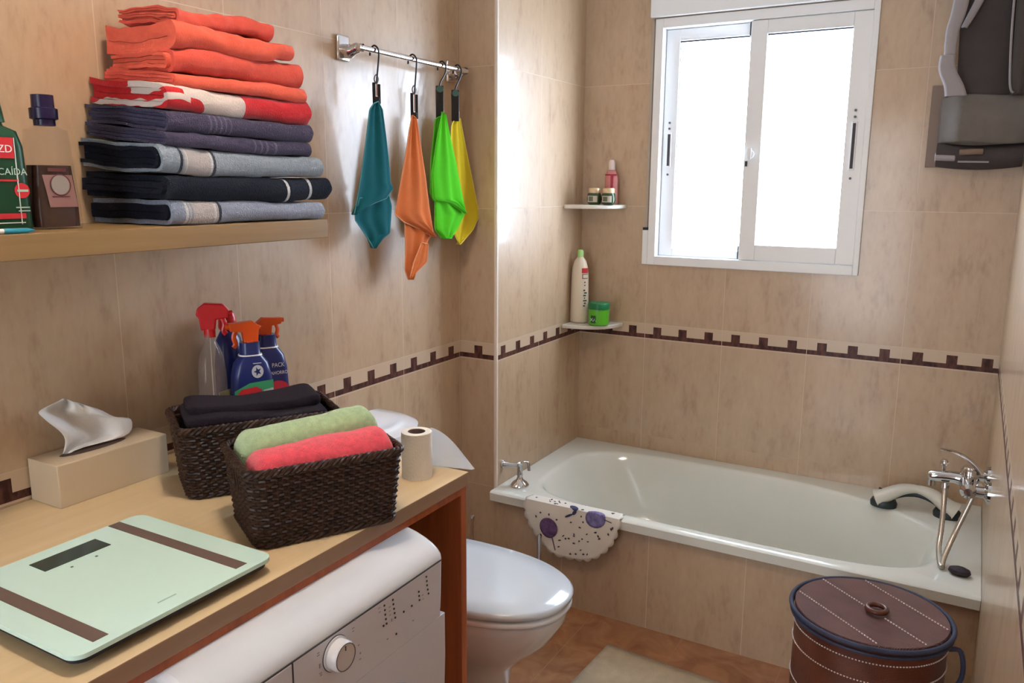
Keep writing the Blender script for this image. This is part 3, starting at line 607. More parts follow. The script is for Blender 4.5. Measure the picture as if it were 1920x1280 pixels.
for i in range(13):
    t = i / 12; a = W(805 + 76 * t ** 1.0, 800 + 18 * t + 62 * t * t, 0, 0.60 + 0.095 * t); b_ = W(806 + 80 * t, 877 + 9 * t, 0, 0.60 + 0.095 * t)
    if b_.z < 0.879: b_.z = 0.879
    row = []
    for k in range(9):
        s = k / 8; q = a.lerp(b_, s); q.x += 0.006 * math.sin(s * PI) * t; q.y += 0.010 * math.sin(s * 3 + 1) * t; row.append(q)
    rows.append(row)
MB().grid(rows).build('loose_sheet', paper_mat('loose_paper', (0.84, 0.88, 0.92), 0.4), tr, solid=0.0008, sub=1)

# ------------------------------------------------------------------ wicker baskets
M_wick = mat('dark_brown_wicker', (0.034, 0.015, 0.009), 0.46, var=0.45, vscale=60, spec=0.35)
M_inside_shade = mat('basket_inside_shade', (0.018, 0.010, 0.007), 0.8)
def basket(origin, ang, L, Wd, H, label):
    """origin: front-left bottom corner; ang: direction of the long side"""
    ux, uy = math.cos(ang), math.sin(ang); vx, vy = -uy, ux
    c0 = Vector((origin[0] + ux * L / 2 + vx * Wd / 2, origin[1] + uy * L / 2 + vy * Wd / 2, 0.875))
    t = thing('wicker_basket', label, 'basket', c0)
    def loc(a, b_, z): return Vector((c0.x + ux * a + vx * b_, c0.y + uy * a + vy * b_, 0.875 + z))
    def per(z, g=0.0, n=7):
        k = 0.93 + 0.09 * z / H
        return rr(0, 0, L / 2 * k + g, Wd / 2 * k + g, 0.026, n)
    def peri_samples(z, g, N):
        pts = per(z, g); P = [Vector((x, y, 0)) for x, y in pts]; P.append(P[0]); d = [0]
        for i in range(1, len(P)): d.append(d[-1] + (P[i] - P[i - 1]).length)
        out = []; j = 0
        for i in range(N):
            s = d[-1] * i / N
            while d[j + 1] < s: j += 1
            f = (s - d[j]) / (d[j + 1] - d[j]); q = P[j].lerp(P[j + 1], f); tn = (P[j + 1] - P[j]).normalized(); out.append((q, Vector((tn.y, -tn.x, 0))))
        return out
    m = MB(); NS = 46; rows = int(H / 0.0062); N = NS * 4
    for r in range(rows):
        z = 0.004 + (H - 0.012) * r / (rows - 1); sm = peri_samples(z, 0.0, N); seg = []
        rowsgn = 1 if r % 2 else -1
        def flush():
            if len(seg) > 3: m.tube(seg, 0.0036, 6)
        for i, (q, nn) in enumerate(sm):
            a = q.x; b_ = q.y
            hole = abs(b_) < 0.034 and abs(a) > L / 2 * 0.8 and H * 0.60 < z < H * 0.86
            if hole:
                flush(); seg = []; continue
            w = 0.0021 * rowsgn * math.cos(PI * i / 2 ) ; p_ = q + nn * w
            seg.append(loc(p_.x, p_.y, z + 0.0008 * math.sin(i * 1.7 + r)))
        flush(); seg = []
        # close the ring
        q, nn = sm[-1]; q2_, n2_ = sm[0]
        m.tube([loc(q.x, q.y, z), loc(q2_.x, q2_.y, z)], 0.0033, 6)
    s0 = peri_samples(0.002, 0, NS); s1 = peri_samples(H - 0.006, 0, NS)
    for i in range(NS):
        a, _ = s0[i]; b_, _ = s1[i]; m.tube([loc(a.x, a.y, 0.002), loc(b_.x, b_.y, H - 0.006)], 0.0028, 6)
    m.build('woven_walls', M_wick, t)
    li = MB(); rs = [[loc(x, y, z) for x, y in per(z, -0.006)] for z in (0.0015, H - 0.02)]
    li.rings(rs, cap0=True, cap1=False).build('lining', M_inside_shade, t)  # added dark shell standing for the shade inside, seen through the handle hole
    rim = MB()
    for ph in range(3):
        sm = peri_samples(H, 0.001, 200); pts = []
        for i, (q, nn) in enumerate(sm):
            a = 2 * PI * (i / 200 * 30 + ph / 3); qq = q + nn * 0.0048 * math.cos(a); dip = -0.006 * math.exp(-((q.y) / 0.03) ** 2) * 0
            pts.append(loc(qq.x, qq.y, H + 0.0045 * math.sin(a) + dip))
        rim.tube(pts, 0.0042, 6, True)
    rim.build('braided_rim', M_wick, t)
    ft = MB()
    for ph in range(2):
        sm = peri_samples(0.0, 0.001, 160); pts = []
        for i, (q, nn) in enumerate(sm):
            a = 2 * PI * (i / 160 * 24 + ph / 2); qq = q + nn * 0.003 * math.cos(a); pts.append(loc(qq.x, qq.y, 0.0065 + 0.003 * math.sin(a)))
        ft.tube(pts, 0.0036, 6, True)
    ft.build('braided_foot', M_wick, t)
    return loc
locF = basket((0.592, 0.940), math.atan2(0.87, 0.49), 0.285, 0.205, 0.145, 'dark brown wicker basket holding green and coral towels, at worktop edge')
locR = basket((0.292, 1.035), math.atan2(0.845, 0.535), 0.325, 0.195, 0.150, 'dark brown wicker basket holding a black towel, nearer the wall')

def pillow(name, label, cat, loc, a0, a1, b0, b1, z0, z1, m, r=0.022, amp=0.004, seed=0, tilt=0.0, curve=0.0, na=30, sink=0.0, warp=None):
    """soft folded towel: a long loaf with a rounded cross-section"""
    rows = []; NB = 26
    for i in range(na + 1):
        t = i / na; a = a0 + (a1 - a0) * t; e = min(t, 1 - t) * 2; k = (1 - (1 - min(1, e * 5)) ** 2.2 * 0.42) if e < 0.2 else 1.0
        row = []
        for x, y in rr(0, 0, (b1 - b0) / 2 * (0.9 + 0.1 * k), (z1 - z0) / 2 * k, min(r, (z1 - z0) / 2 * k * 0.96, (b1 - b0) / 2 * 0.85), 5):
            zz = (z0 + z1) / 2 + y + tilt * t + curve * math.sin(PI * t)
            q = jig(loc(a, (b0 + b1) / 2 + x, zz), amp, 16, seed); q = jig(q, amp * 0.4, 60, seed + 5)
            row.append(q)
        rows.append(row)
    o = MB().rings(rows).build(name, m, None, sub=1)
    return tag(o, label, cat)
def terry(name, col, bump=0.9, scale=420, sheen=0.3, var=0.12): return mat(name, col, 0.95, bump=bump, bscale=scale, sheen=sheen, var=var, vscale=90, spec=0.2)
Tg = terry('mint_green_terry', (0.40, 0.56, 0.30)); Tr = terry('coral_red_terry', (0.80, 0.075, 0.105)); Tb = terry('black_purple_terry', (0.012, 0.007, 0.013), 0.7, 420, 0.02)
pillow('rolled_towel', 'mint green towel standing up at the back of the front basket', 'towel', locF, -0.136, 0.140, 0.002, 0.086, 0.030, 0.184, Tg, 0.036, 0.005, 1, 0.022, -0.004)
pillow('rolled_towel', 'coral red towel along the near edge of the front basket', 'towel', locF, -0.136, 0.142, -0.092, 0.000, 0.028, 0.168, Tr, 0.040, 0.005, 2, 0.012, 0.0)
bk = thing('black_towel', 'black towel heaped in the rear basket', 'towel', locR(0, 0, 0.02))
for i, (a0, a1, b0_, b1_, z0, z1, sd) in enumerate(((-0.150, 0.150, -0.084, 0.084, 0.03, 0.152, 3), (-0.148, 0.150, -0.086, 0.086, 0.140, 0.162, 4), (-0.140, 0.145, -0.040, 0.088, 0.150, 0.178, 6))):
    rows = []
    for k in range(31):
        t = k / 30; a = a0 + (a1 - a0) * t; e = min(t, 1 - t) * 2; kk = (1 - (1 - min(1, e * 6)) ** 2.2 * 0.5) if e < 0.17 else 1.0
        rows.append([jig(locR(a, (b0_ + b1_) / 2 + x, (z0 + z1) / 2 + y + 0.006 * math.sin(t * 5 + i)), 0.006, 14, sd) for x, y in rr(0, 0, (b1_ - b0_) / 2 * (0.9 + 0.1 * kk), (z1 - z0) / 2 * kk, min((z1 - z0) / 2 * kk * 0.96, 0.03), 5)])
    MB().rings(rows).build('towel_fold', Tb, bk, sub=1)

# ------------------------------------------------------------------ spray bottles behind the baskets
M_clear = mat('clear_plastic', (0.40, 0.31, 0.26), 0.08, alpha=0.35)
M_navy = mat('navy_blue_plastic', (0.012, 0.022, 0.13), 0.28); M_orange = mat('orange_plastic', (0.72, 0.085, 0.01), 0.35); M_red = mat('red_plastic', (0.62, 0.012, 0.02), 0.3)
def trigger(t, c, z, m, ang, s=1.0, h=0.07):
    """spray head: box-like hood with nozzle and trigger, pointing along ang"""
    d = Vector((math.cos(ang), math.sin(ang), 0)); n = Vector((-d.y, d.x, 0)); base = Vector((c[0], c[1], z))
    def P(a, b_, zz): return base + d * a * s + n * b_ * s + Vector((0, 0, zz * s))
    prof = [(-0.022, 0.0), (0.016, 0.0), (0.020, 0.030), (0.052, 0.034), (0.056, 0.056), (0.040, h), (-0.010, h + 0.004), (-0.030, h - 0.012), (-0.034, 0.045), (-0.026, 0.034)]
    mb = MB(); mb.rings([[P(a, w, zz) for a, zz in prof] for w in (-0.013, 0.013)]); mb.build('spray_head', m, t, bevel=0.004 * s, seg=3)
    MB().tube([P(0.050, 0, 0.046), P(0.064, 0, 0.046)], 0.008 * s, 12).build('nozzle', m, t)
    MB().tube(smooth_path([P(0.036, 0, 0.034), P(0.042, 0, 0.015), P(0.038, 0, -0.004), P(0.044, 0, -0.014)], 4), 0.005 * s, 8, flat=1.6).build('trigger', m, t)
    MB().tube([P(0, 0, -0.02), P(0, 0, 0.004)], 0.016 * s, 20).build('collar', m, t)
# clear bottle with red head
c = Vector((0.080, 1.300, 0.876)); t = thing('spray_bottle', 'clear spray bottle with red trigger head behind the rear basket', 'spray bottle', c)
MB().lathe([(0.036, 0), (0.040, 0.006), (0.040, 0.19), (0.034, 0.235), (0.022, 0.262), (0.015, 0.275), (0.015, 0.29)], c, 28, sx=0.75, rotz=0.3).build('bottle_body', M_clear, t)
trigger(t, c, c.z + 0.300, M_red, 0.80, 0.84, 0.074)
MB().lathe([(0.0, 0.02), (0.0012, 0.02), (0.0012, 0.29)], c, 6).build('dip_tube', M_white, t)
MB().box((0.106, 1.288, 0.90), (0.108, 1.350, 1.028), rot=('Z', 0.2)).build('paper_label', mat('olive_label', (0.34, 0.30, 0.17), 0.5), t, smooth=False)
# blue bottle with dark red cap, behind
c = Vector((0.046, 1.384, 0.876)); t = thing('cleaner_bottle', 'dark blue bottle with ribbed red cap behind the orange-headed sprayers', 'bottle', c)
MB().lathe([(0.038, 0), (0.042, 0.008), (0.042, 0.20), (0.034, 0.262), (0.020, 0.285), (0.017, 0.29)], c, 28, sx=0.8, rotz=0.2).build('bottle_body', M_navy, t)
MB().lathe([(0.021, 0.286), (0.023, 0.292), (0.021, 0.316), (0.016, 0.328), (0.001, 0.33)], c, 24).build('cap', M_red, t)
# front and right blue sprayers
def blue(c, ang, label, kind, H):
    t = thing('spray_bottle', label, 'spray bottle', c)
    def sh(z, hx, hy, r): return [Vector((c.x + x * math.cos(ang) - y * math.sin(ang), c.y + x * math.sin(ang) + y * math.cos(ang), c.z + z)) for x, y in rr(0, 0, hx, hy, r, 5)]
    MB().rings([sh(0, .048, .026, .02), sh(0.006, .05, .028, .02), sh(H * .5, .05, .028, .02), sh(H * .72, .047, .0278, .02), sh(H * .84, .040, .0270, .02), sh(H * .915, .027, .022, .018), sh(H * 0.935, .024, .021, .018), sh(H * 1.04, .023, .020, .017)]).build('bottle_body', M_navy, t)
    MB().rings([sh(H * .915, .0280, .0230, .018), sh(H * .927, .0265, .0225, .018)]).build('white_ring', M_white, t)
    trigger(t, c, c.z + H * 1.04, M_orange, ang + (PI if kind else 0), 0.85 if kind else 0.72, 0.056)
    d = Vector((math.cos(ang), math.sin(ang), 0)); n = Vector((math.sin(ang), -math.cos(ang), 0))
    def O(a, z): return c + d * a + n * 0.0284 + Vector((0, 0, z))
    def lab(name, pts, m, off=0.0004): return MB().add([O(a, z) + n * off for a, z in pts], [tuple(range(len(pts)))]).build(name, m, t, smooth=False)
    return t, d, n, O, lab
up = Vector((0, 0, 1))
c = Vector((0.146, 1.360, 0.876)); t, d, n, O, lab = blue(c, 1.02, 'navy spray bottle with orange head and round white emblem, nearest of the sprayers', 1, 0.258)
lab('green_label', [(-0.046, 0.075), (0.046, 0.075), (0.046, 0.176), (-0.01, 0.172), (-0.046, 0.155)], mat('green_label', (0.05, 0.35, 0.16), 0.4))
lab('red_label', [(-0.044, 0.07), (0.018, 0.07), (0.018, 0.154), (0.005, 0.162), (-0.03, 0.158), (-0.044, 0.14)], mat('red_print', (0, 0, 0)), 0.0008)
lab('white_patch', [(0.022, 0.125), (0.045, 0.125), (0.045, 0.156), (0.022, 0.152)], mat('label_white', (0.55, 0.66, 0.66), 0.4), 0.0008)
lab('round_emblem', [(0.010 + 0.014 * math.cos(a * PI / 8), 0.199 + 0.016 * math.sin(a * PI / 8)) for a in range(16)], mat('emblem_silver', (0.55, 0.56, 0.6), 0.4), 0.0006)
lab('emblem_star', [(0.010 + (0.010 if a % 2 else 0.004) * math.cos(a * PI / 5), 0.199 + (0.012 if a % 2 else 0.005) * math.sin(a * PI / 5)) for a in range(10)], M_navy, 0.0009)
lab('emblem_caption', [(0.0, 0.2185), (0.020, 0.2185), (0.020, 0.2205), (0.0, 0.2205)], mat('emblem_silver', (0, 0, 0)), 0.0006)
c = Vector((0.120, 1.438, 0.876)); t, d, n, O, lab = blue(c, 1.12, 'navy spray bottle with orange head reading PACK AHORRO, furthest right of sprayers', 0, 0.2615)
text('PACK', 0.0155, O(0.018, 0.191) + n * 0.0005, d, up, M_white, t, align='CENTER', squash=0.82)
text('AHORRO', 0.0125, O(0.020, 0.172) + n * 0.0005, d, up, M_white, t, align='CENTER', squash=0.82)
lab('red_roundel', [(0.014 + 0.032 * math.cos(a * PI / 8), 0.130 + 0.026 * math.sin(a * PI / 8)) for a in range(16)], mat('crimson_label', (0.48, 0.02, 0.05), 0.4), 0.0005)
lab('orange_patch', [(0.016 + 0.014 * math.cos(a * PI / 8), 0.120 + 0.010 * math.sin(a * PI / 8)) for a in range(16)], M_orange, 0.0009)
lab('white_label', [(-0.046, 0.05), (0.046, 0.05), (0.046, 0.105), (-0.046, 0.105)], mat('label_white', (0, 0, 0)), 0.0004)

# ------------------------------------------------------------------ wall shelf
SD = 0.27; SZ = 1.435
Wsh = wood_mat('oak_laminate', (0.22, 0.135, 0.052), (0.28, 0.175, 0.072), 1, 0.42)
tag(MB().box((0.001, 0.15, 1.391), (SD, 1.514, SZ)).build('wall_shelf', Wsh, smooth=False, bevel=0.0015), 'thick oak-coloured floating shelf on the left wall carrying the towel pile', 'shelf')

# ------------------------------------------------------------------ folded towels
def folded(name, label, y0, y1, x0, x1, zb, zt, thick, m_out, m_in=None, amp=0.003, seed=0, layers=None, slant=0.0, sag=0.0, extra=None, skew=0.0, group=None):
    """towel folded in nested U shapes, the folds turned to the room, cut end turned to the left.
    zb, zt: (at y0, at y1) heights of underside and top"""
    t = thing(name, label, 'towel', ((x0 + x1) / 2, (y0 + y1) / 2, min(zb)), group)
    ny = 30
    def U(inset, th, y, k0):
        last = k0 == nl - 1
        f = (y - y0) / (y1 - y0); b_ = zb[0] + (zb[1] - zb[0]) * f; tp = zt[0] + (zt[1] - zt[0]) * f
        b_ += inset; tp -= inset; r = (tp - b_) / 2; xe = x1 - inset; zc = (tp + b_) / 2; th = r * 0.97 if last else th; ri = max(r - th, 0.0008)
        o_, i_ = [], []
        nb = 8
        for k in range(nb + 1): x = x0 + inset * 0 + (xe - r - x0) * k / nb; o_.append((x, tp)); i_.append((x, tp - th if ri > 0.0009 else zc + 0.0004))
        for k in range(1, 10): a = PI / 2 - PI * k / 10; o_.append((xe - r + r * 0.9 * math.cos(a), zc + r * math.sin(a))); i_.append((xe - r + ri * 0.9 * math.cos(a), zc + ri * math.sin(a)))
        for k in range(nb + 1): x = xe - r + (x0 - xe + r) * k / nb; o_.append((x, b_)); i_.append((x, b_ + th if ri > 0.0009 else zc - 0.0004))
        return o_ + i_[::-1]
    H = min(zt[0] - zb[0], zt[1] - zb[1]); nl = layers or max(1, int(H / 2 / thick)); th = H / 2 / nl * 0.94
    cuts = None
    for j in range(nl):
        inset = j * H / 2 / nl; rows = []
        e0 = 0.006 * math.sin(j * 2.3 + seed); 
        for i in range(ny + 1):
            y = y0 + e0 + (y1 - y0 - e0) * i / ny; sec = U(inset, th, min(max(y, y0), y1), j); g = 1.0
            f = i / ny; endr = math.sqrt(max(0.0, 1 - max(0, (f - 0.965) / 0.035) ** 2)) if f > 0.965 else 1
            row = []
            for x, z in sec:
                zc = (zb[0] + zt[0]) / 2 * (1 - f) + (zb[1] + zt[1]) / 2 * f
                z = zc + (z - zc) * (0.55 + 0.45 * endr); x = x - 0.012 * (1 - endr)
                w = (x - x0) / (x1 - x0); z += slant * (1 - w) * (1 - f) + sag * math.sin(PI * f)
                yy = y + skew * (1 - w) * (1 - f) * 1.0
                q = jig((x, yy, z), amp * 1.5, 8, seed); q = jig(q, amp * 0.55, 38, seed + 3)
                if q.x < 0.003: q.x = 0.003
                row.append(q)
            rows.append(row)
        mb = MB(); mb.rings(rows)
        mm = m_out if (j == 0 or m_in is None) else (m_in if j % 2 or nl < 3 else m_in)
        mb.build('outer_layer' if j == 0 else 'inner_fold', mm, t)
    return t
def banded(name, base, bands, bump=0.9, scale=380, var=0.1, axis=1, sheen=0.3):
    """terry with woven cross bands: (y0, y1, colour)"""
    m, nt, b = new_mat(name); N = nt.nodes; L = nt.links
    g = N.new('ShaderNodeNewGeometry'); s = N.new('ShaderNodeSeparateXYZ'); L.new(g.outputs['Position'], s.inputs[0])
    n = N.new('ShaderNodeTexNoise'); n.inputs['Scale'].default_value = 120; L.new(g.outputs['Position'], n.inputs[0])
    r = N.new('ShaderNodeValToRGB'); L.new(n.outputs[0], r.inputs[0]); r.color_ramp.elements[0].position = 0.3; r.color_ramp.elements[1].position = 0.7
    r.color_ramp.elements[0].color = (*[c * (1 - var) for c in base], 1); r.color_ramp.elements[1].color = (*[c * (1 + var) for c in base], 1)
    cur = r.outputs[0]
    for y0, y1, col in bands:
        a = N.new('ShaderNodeMath'); a.operation = 'COMPARE'; L.new(s.outputs[axis], a.inputs[0]); a.inputs[1].default_value = (y0 + y1) / 2; a.inputs[2].default_value = (y1 - y0) / 2
        x = N.new('ShaderNodeMix'); x.data_type = 'RGBA'; L.new(a.outputs[0], x.inputs[0]); L.new(cur, x.inputs[6]); x.inputs[7].default_value = (*col, 1); cur = x.outputs[2]
    L.new(cur, b.inputs['Base Color']); b.inputs['Roughness'].default_value = 0.95; b.inputs['Sheen Weight'].default_value = sheen; b.inputs['Specular IOR Level'].default_value = 0.2
    n2 = N.new('ShaderNodeTexNoise'); n2.inputs['Scale'].default_value = scale; L.new(g.outputs['Position'], n2.inputs[0])
    bp = N.new('ShaderNodeBump'); bp.inputs['Strength'].default_value = bump; bp.inputs['Distance'].default_value = 0.004; L.new(n2.outputs[0], bp.inputs['Height']); L.new(bp.outputs[0], b.inputs['Normal'])
    return m
def yat(u, v): return W(u, v, 0, 0.26).y
def bands_from(u_v_list, cols):
    return [(yat(a, v), yat(b_, v), cl_) for (a, b_, v), cl_ in zip(u_v_list, cols)]
NAVY = (0.010, 0.013, 0.026); LG = (0.24, 0.28, 0.37); CR = (0.42, 0.39, 0.38); WH = (0.55, 0.55, 0.56)
T_lg1 = banded('light_grey_terry_lower', LG, bands_from([(349, 354, 400), (356, 412, 400), (412, 417, 400), (360, 363, 400), (404, 408, 400)], [WH, CR, NAVY, LG, WH]))
T_nv = banded('navy_terry', (0.007, 0.010, 0.020), bands_from([(538, 543, 352), (580, 585, 352), (547, 577, 352)], [WH, WH, (0.012, 0.016, 0.03)]), sheen=0.03)
T_lg2 = banded('light_grey_terry_upper', (0.24, 0.29, 0.34), bands_from([(338, 343, 310), (346, 398, 310), (403, 408, 310), (350, 352, 310), (398, 402, 310)], [NAVY, CR, NAVY, WH, WH]))
pg = (0.060, 0.050, 0.092); pl_ = (0.12, 0.11, 0.17)
T_pg1 = banded('purple_grey_terry_lower', pg, bands_from([(480, 483, 275), (492, 495, 275), (502, 505, 275), (518, 522, 275)], [pl_] * 4), sheen=0.06)
T_pg2 = banded('purple_grey_terry_upper', pg, bands_from([(398, 402, 245), (408, 412, 245), (418, 421, 245), (427, 430, 245), (436, 439, 245)], [pl_] * 5), sheen=0.06)
T_nin = terry('navy_inside_terry', (0.006, 0.008, 0.018), 0.6, 420, 0.02); T_pin = terry('purple_inside_terry', (0.055, 0.05, 0.10), 0.6, 420, 0.08)
def redwhite():
    m, nt, b = new_mat('red_white_printed_terry'); N = nt.nodes; L = nt.links
    g = N.new('ShaderNodeNewGeometry'); s = N.new('ShaderNodeSeparateXYZ'); L.new(g.outputs['Position'], s.inputs[0])
    n = N.new('ShaderNodeTexNoise'); n.inputs['Scale'].default_value = 14; n.inputs['Detail'].default_value = 1.0; L.new(g.outputs['Position'], n.inputs[0])
    def M(op, a, c=None):
        q = N.new('ShaderNodeMath'); q.operation = op
        for i, w in enumerate((a, c)):
            if w is None: continue
            if isinstance(w, (int, float)): q.inputs[i].default_value = w
            else: L.new(w, q.inputs[i])
        return q.outputs[0]
    y = M('ADD', s.outputs[1], M('MULTIPLY', M('SUBTRACT', n.outputs[0], 0.5), 0.05)); z = M('ADD', s.outputs[2], M('MULTIPLY', M('SUBTRACT', n.outputs[0], 0.5), 0.04))
    ya, yb_ = 1.125, 1.290
    w1 = M('MULTIPLY', M('GREATER_THAN', y, ya), M('LESS_THAN', y, yb_))
    # red notch in the lower left of the white shape, small one lower right
    def disc(cy, cz, ry, rz):
        return M('LESS_THAN', M('ADD', M('POWER', M('DIVIDE', M('ABSOLUTE', M('SUBTRACT', y, cy)), ry), 2.0), M('POWER', M('DIVIDE', M('ABSOLUTE', M('SUBTRACT', z, cz)), rz), 2.0)), 1.0)
    w1 = M('MULTIPLY', w1, M('SUBTRACT', 1.0, M('MAXIMUM', disc(1.150, 1.667, 0.034, 0.020), disc(1.215, 1.652, 0.014, 0.011))))
    xs = M('ADD', s.outputs[0], M('MULTIPLY', M('SUBTRACT', n.outputs[0], 0.5), 0.06))
    w2 = M('MULTIPLY', M('LESS_THAN', y, ya + 0.02), M('MAXIMUM', M('MULTIPLY', M('GREATER_THAN', z, 1.697), M('GREATER_THAN', xs, 0.13)), M('MULTIPLY', M('GREATER_THAN', z, 1.676), M('LESS_THAN', z, 1.687))))
    w = M('MAXIMUM', w1, w2)
    x = N.new('ShaderNodeMix'); x.data_type = 'RGBA'; L.new(w, x.inputs[0]); x.inputs[6].default_value = (0.50, 0.008, 0.012, 1); x.inputs[7].default_value = (0.58, 0.50, 0.45, 1)
    L.new(x.outputs[2], b.inputs['Base Color']); b.inputs['Roughness'].default_value = 0.95; b.inputs['Sheen Weight'].default_value = 0.2; b.inputs['Specular IOR Level'].default_value = 0.2
    n2 = N.new('ShaderNodeTexNoise'); n2.inputs['Scale'].default_value = 380; L.new(g.outputs['Position'], n2.inputs[0])
    bp = N.new('ShaderNodeBump'); bp.inputs['Strength'].default_value = 0.5; bp.inputs['Distance'].default_value = 0.003; L.new(n2.outputs[0], bp.inputs['Height']); L.new(bp.outputs[0], b.inputs['Normal'])
    return m
T_rw = redwhite()
T_or = terry('coral_orange_terry', (0.60, 0.080, 0.050), 0.35, 500, 0.08, 0.06)
T_or2 = terry('salmon_orange_terry', (0.68, 0.105, 0.058), 0.35, 500, 0.08, 0.06)
folded('folded_towel', 'light grey towel with cream band and navy lining, bottom of the pile', 1.078, 1.530, 0.005, 0.262, (1.436, 1.437), (1.484, 1.476), 0.012, T_lg1, T_nin, 0.004, 1, layers=2, slant=0.004)
folded('folded_towel', 'navy towel with two thin white lines, second from bottom of the pile', 1.068, 1.555, 0.005, 0.266, (1.485, 1.478), (1.534, 1.533), 0.012, T_nv, T_nin, 0.004, 2, layers=2, slant=0.010)
folded('folded_towel', 'light grey towel with navy edged band, above the navy one in pile', 1.066, 1.528, 0.005, 0.262, (1.535, 1.534), (1.590, 1.577), 0.012, T_lg2, T_nin, 0.005, 3, layers=3, slant=0.020)
folded('folded_towel', 'lower of two dusky purple towels in the shelf pile', 1.085, 1.500, 0.006, 0.258, (1.591, 1.578), (1.617, 1.613), 0.009, T_pg1, T_pin, 0.004, 4, layers=2, slant=0.025)
folded('folded_towel', 'upper dusky purple towel, just below the red and white one', 1.092, 1.505, 0.005, 0.258, (1.618, 1.614), (1.655, 1.653), 0.009, T_pg2, T_pin, 0.004, 5, layers=3, slant=0.028)
folded('folded_towel', 'bright red towel with white printed shape in middle of the pile', 1.096, 1.505, 0.005, 0.256, (1.656, 1.654), (1.704, 1.708), 0.012, T_rw, T_rw, 0.005, 6, layers=2, slant=0.032)
folded('folded_towel', 'coral towel directly on top of the red and white one', 1.118, 1.492, 0.030, 0.250, (1.705, 1.709), (1.732, 1.742), 0.007, T_or2, T_or, 0.004, 7, layers=2, slant=0.024)
folded('folded_towel', 'thick coral towel, third from the top of the pile', 1.128, 1.488, 0.036, 0.246, (1.733, 1.743), (1.776, 1.800), 0.008, T_or, T_or2, 0.008, 8, layers=3, slant=0.012)
folded('folded_towel', 'puffy coral towel, second from the top of the pile', 1.122, 1.470, 0.034, 0.244, (1.777, 1.801), (1.832, 1.835), 0.013, T_or2, T_or, 0.008, 9, layers=1, slant=0.006)
folded('folded_towel', 'thin ruffled coral towel, topmost of the pile', 1.150, 1.420, 0.045, 0.228, (1.833, 1.836), (1.861, 1.872), 0.004, T_or, T_or2, 0.010, 10, layers=4, slant=0.010)

# ------------------------------------------------------------------ bottles and pen at the left of the shelf
c = Vector((0.155, 0.788, SZ)); DY = 0.020; t = thing('shampoo_bottle', 'dark green shampoo bottle with red panel at left end of shelf', 'bottle', c)
Mg = mat('bottle_green_plastic', (0.006, 0.055, 0.022), 0.3)
def sq(z, hy, hx, r): return [Vector((c.x + y, c.y + x, c.z + z)) for x, y in rr(0, 0, hy, hx, r, 6)][::-1]
MB().rings([sq(0, .066, .026, .02), sq(0.006, .068, .028, .02), sq(0.145, .064, .027, .02), sq(0.172, .056, .026, .02), sq(0.180, .036, .022, .018), sq(0.186, .034, .022, .018)]).build('bottle_body', Mg, t)
MB().rings([sq(0.186, .039, .024, .018), sq(0.222, .035, .022, .018), sq(0.228, .030, .018, .016)]).build('cap', Mg, t)
fxn = 0.0284
def lab(t, name, y0, y1, z0, z1, m, off): return MB().box((c.x + fxn - 0.001, y0, z0), (c.x + fxn + off, y1, z1)).build(name, m, t, smooth=False)
lab(t, 'red_panel', 0.7280 + DY, 0.8060 + DY, SZ + 0.125, SZ + 0.160, mat('red_print', (0, 0, 0)), 0.0008)
lab(t, 'red_stripe', 0.7280 + DY, 0.8160 + DY, SZ + 0.022, SZ + 0.031, mat('red_print', (0, 0, 0)), 0.0008)
lab(t, 'red_stripe', 0.7280 + DY, 0.8100 + DY, SZ + 0.086, SZ + 0.089, mat('red_print', (0, 0, 0)), 0.0008)
lab(t, 'white_line', 0.8075 + DY, 0.8085 + DY, SZ + 0.012, SZ + 0.160, M_white, 0.0011)
lab(t, 'white_line', 0.7480 + DY, 0.8140 + DY, SZ + 0.014, SZ + 0.0155, M_white, 0.0011)
text('ZD', 0.018, (c.x + fxn + 0.001, 0.8040 + DY, SZ + 0.135), (0, 1, 0), (0, 0, 1), M_white, t, align='RIGHT')
text('ANTI-CAÍDA', 0.0165, (c.x + fxn + 0.001, 0.8250 + DY, SZ + 0.097), (0, 1, 0), (0, 0, 1), mat('pale_green_print', (0.45, 0.6, 0.5), 0.4), t, align='RIGHT')
MB().lathe([(0.013, 0), (0.013, 0.0012)], (c.x + fxn - 0.001, 0.8140 + DY, SZ + 0.070), 20, 'x').build('red_roundel', mat('red_print', (0, 0, 0)), t)
MB().box((c.x + fxn, 0.8050 + DY, SZ + 0.068), (c.x + fxn + 0.0012, 0.8240 + DY, SZ + 0.072)).box((c.x + fxn, 0.8000 + DY, SZ + 0.040), (c.x + fxn + 0.0012, 0.8240 + DY, SZ + 0.042)).box((c.x + fxn, 0.8040 + DY, SZ + 0.034), (c.x + fxn + 0.0012, 0.8240 + DY, SZ + 0.036)).build('small_print', mat('pale_green_print', (0, 0, 0)), t, smooth=False)
c = Vector((0.150, 0.906, SZ)); t = thing('mouthwash_bottle', 'clear bottle of brown mouthwash with dark purple cap on the shelf', 'bottle', c)
def sq(z, hy, hx, r, g=0.0): return [Vector((c.x + y, c.y + x, c.z + z)) for x, y in rr(0, 0, hy - g, hx - g, r, 6)][::-1]
Mcl = mat('clear_bottle_plastic', (0.30, 0.21, 0.17), 0.05, alpha=0.12)
MB().rings([sq(0, .044, .030, .02), sq(0.006, .047, .032, .022), sq(0.04, .046, .031, .022), sq(0.11, .040, .028, .02), sq(0.15, .0385, .027, .02), sq(0.178, .034, .025, .018), sq(0.186, .018, .018, .0175)]).build('bottle_body', Mcl, t)
MB().rings([sq(0.004, .044, .030, .02, .002), sq(0.04, .044, .029, .02, .002), sq(0.115, .038, .026, .019, .002)]).build('brown_liquid', mat('brown_liquid', (0.030, 0.008, 0.007), 0.15), t)
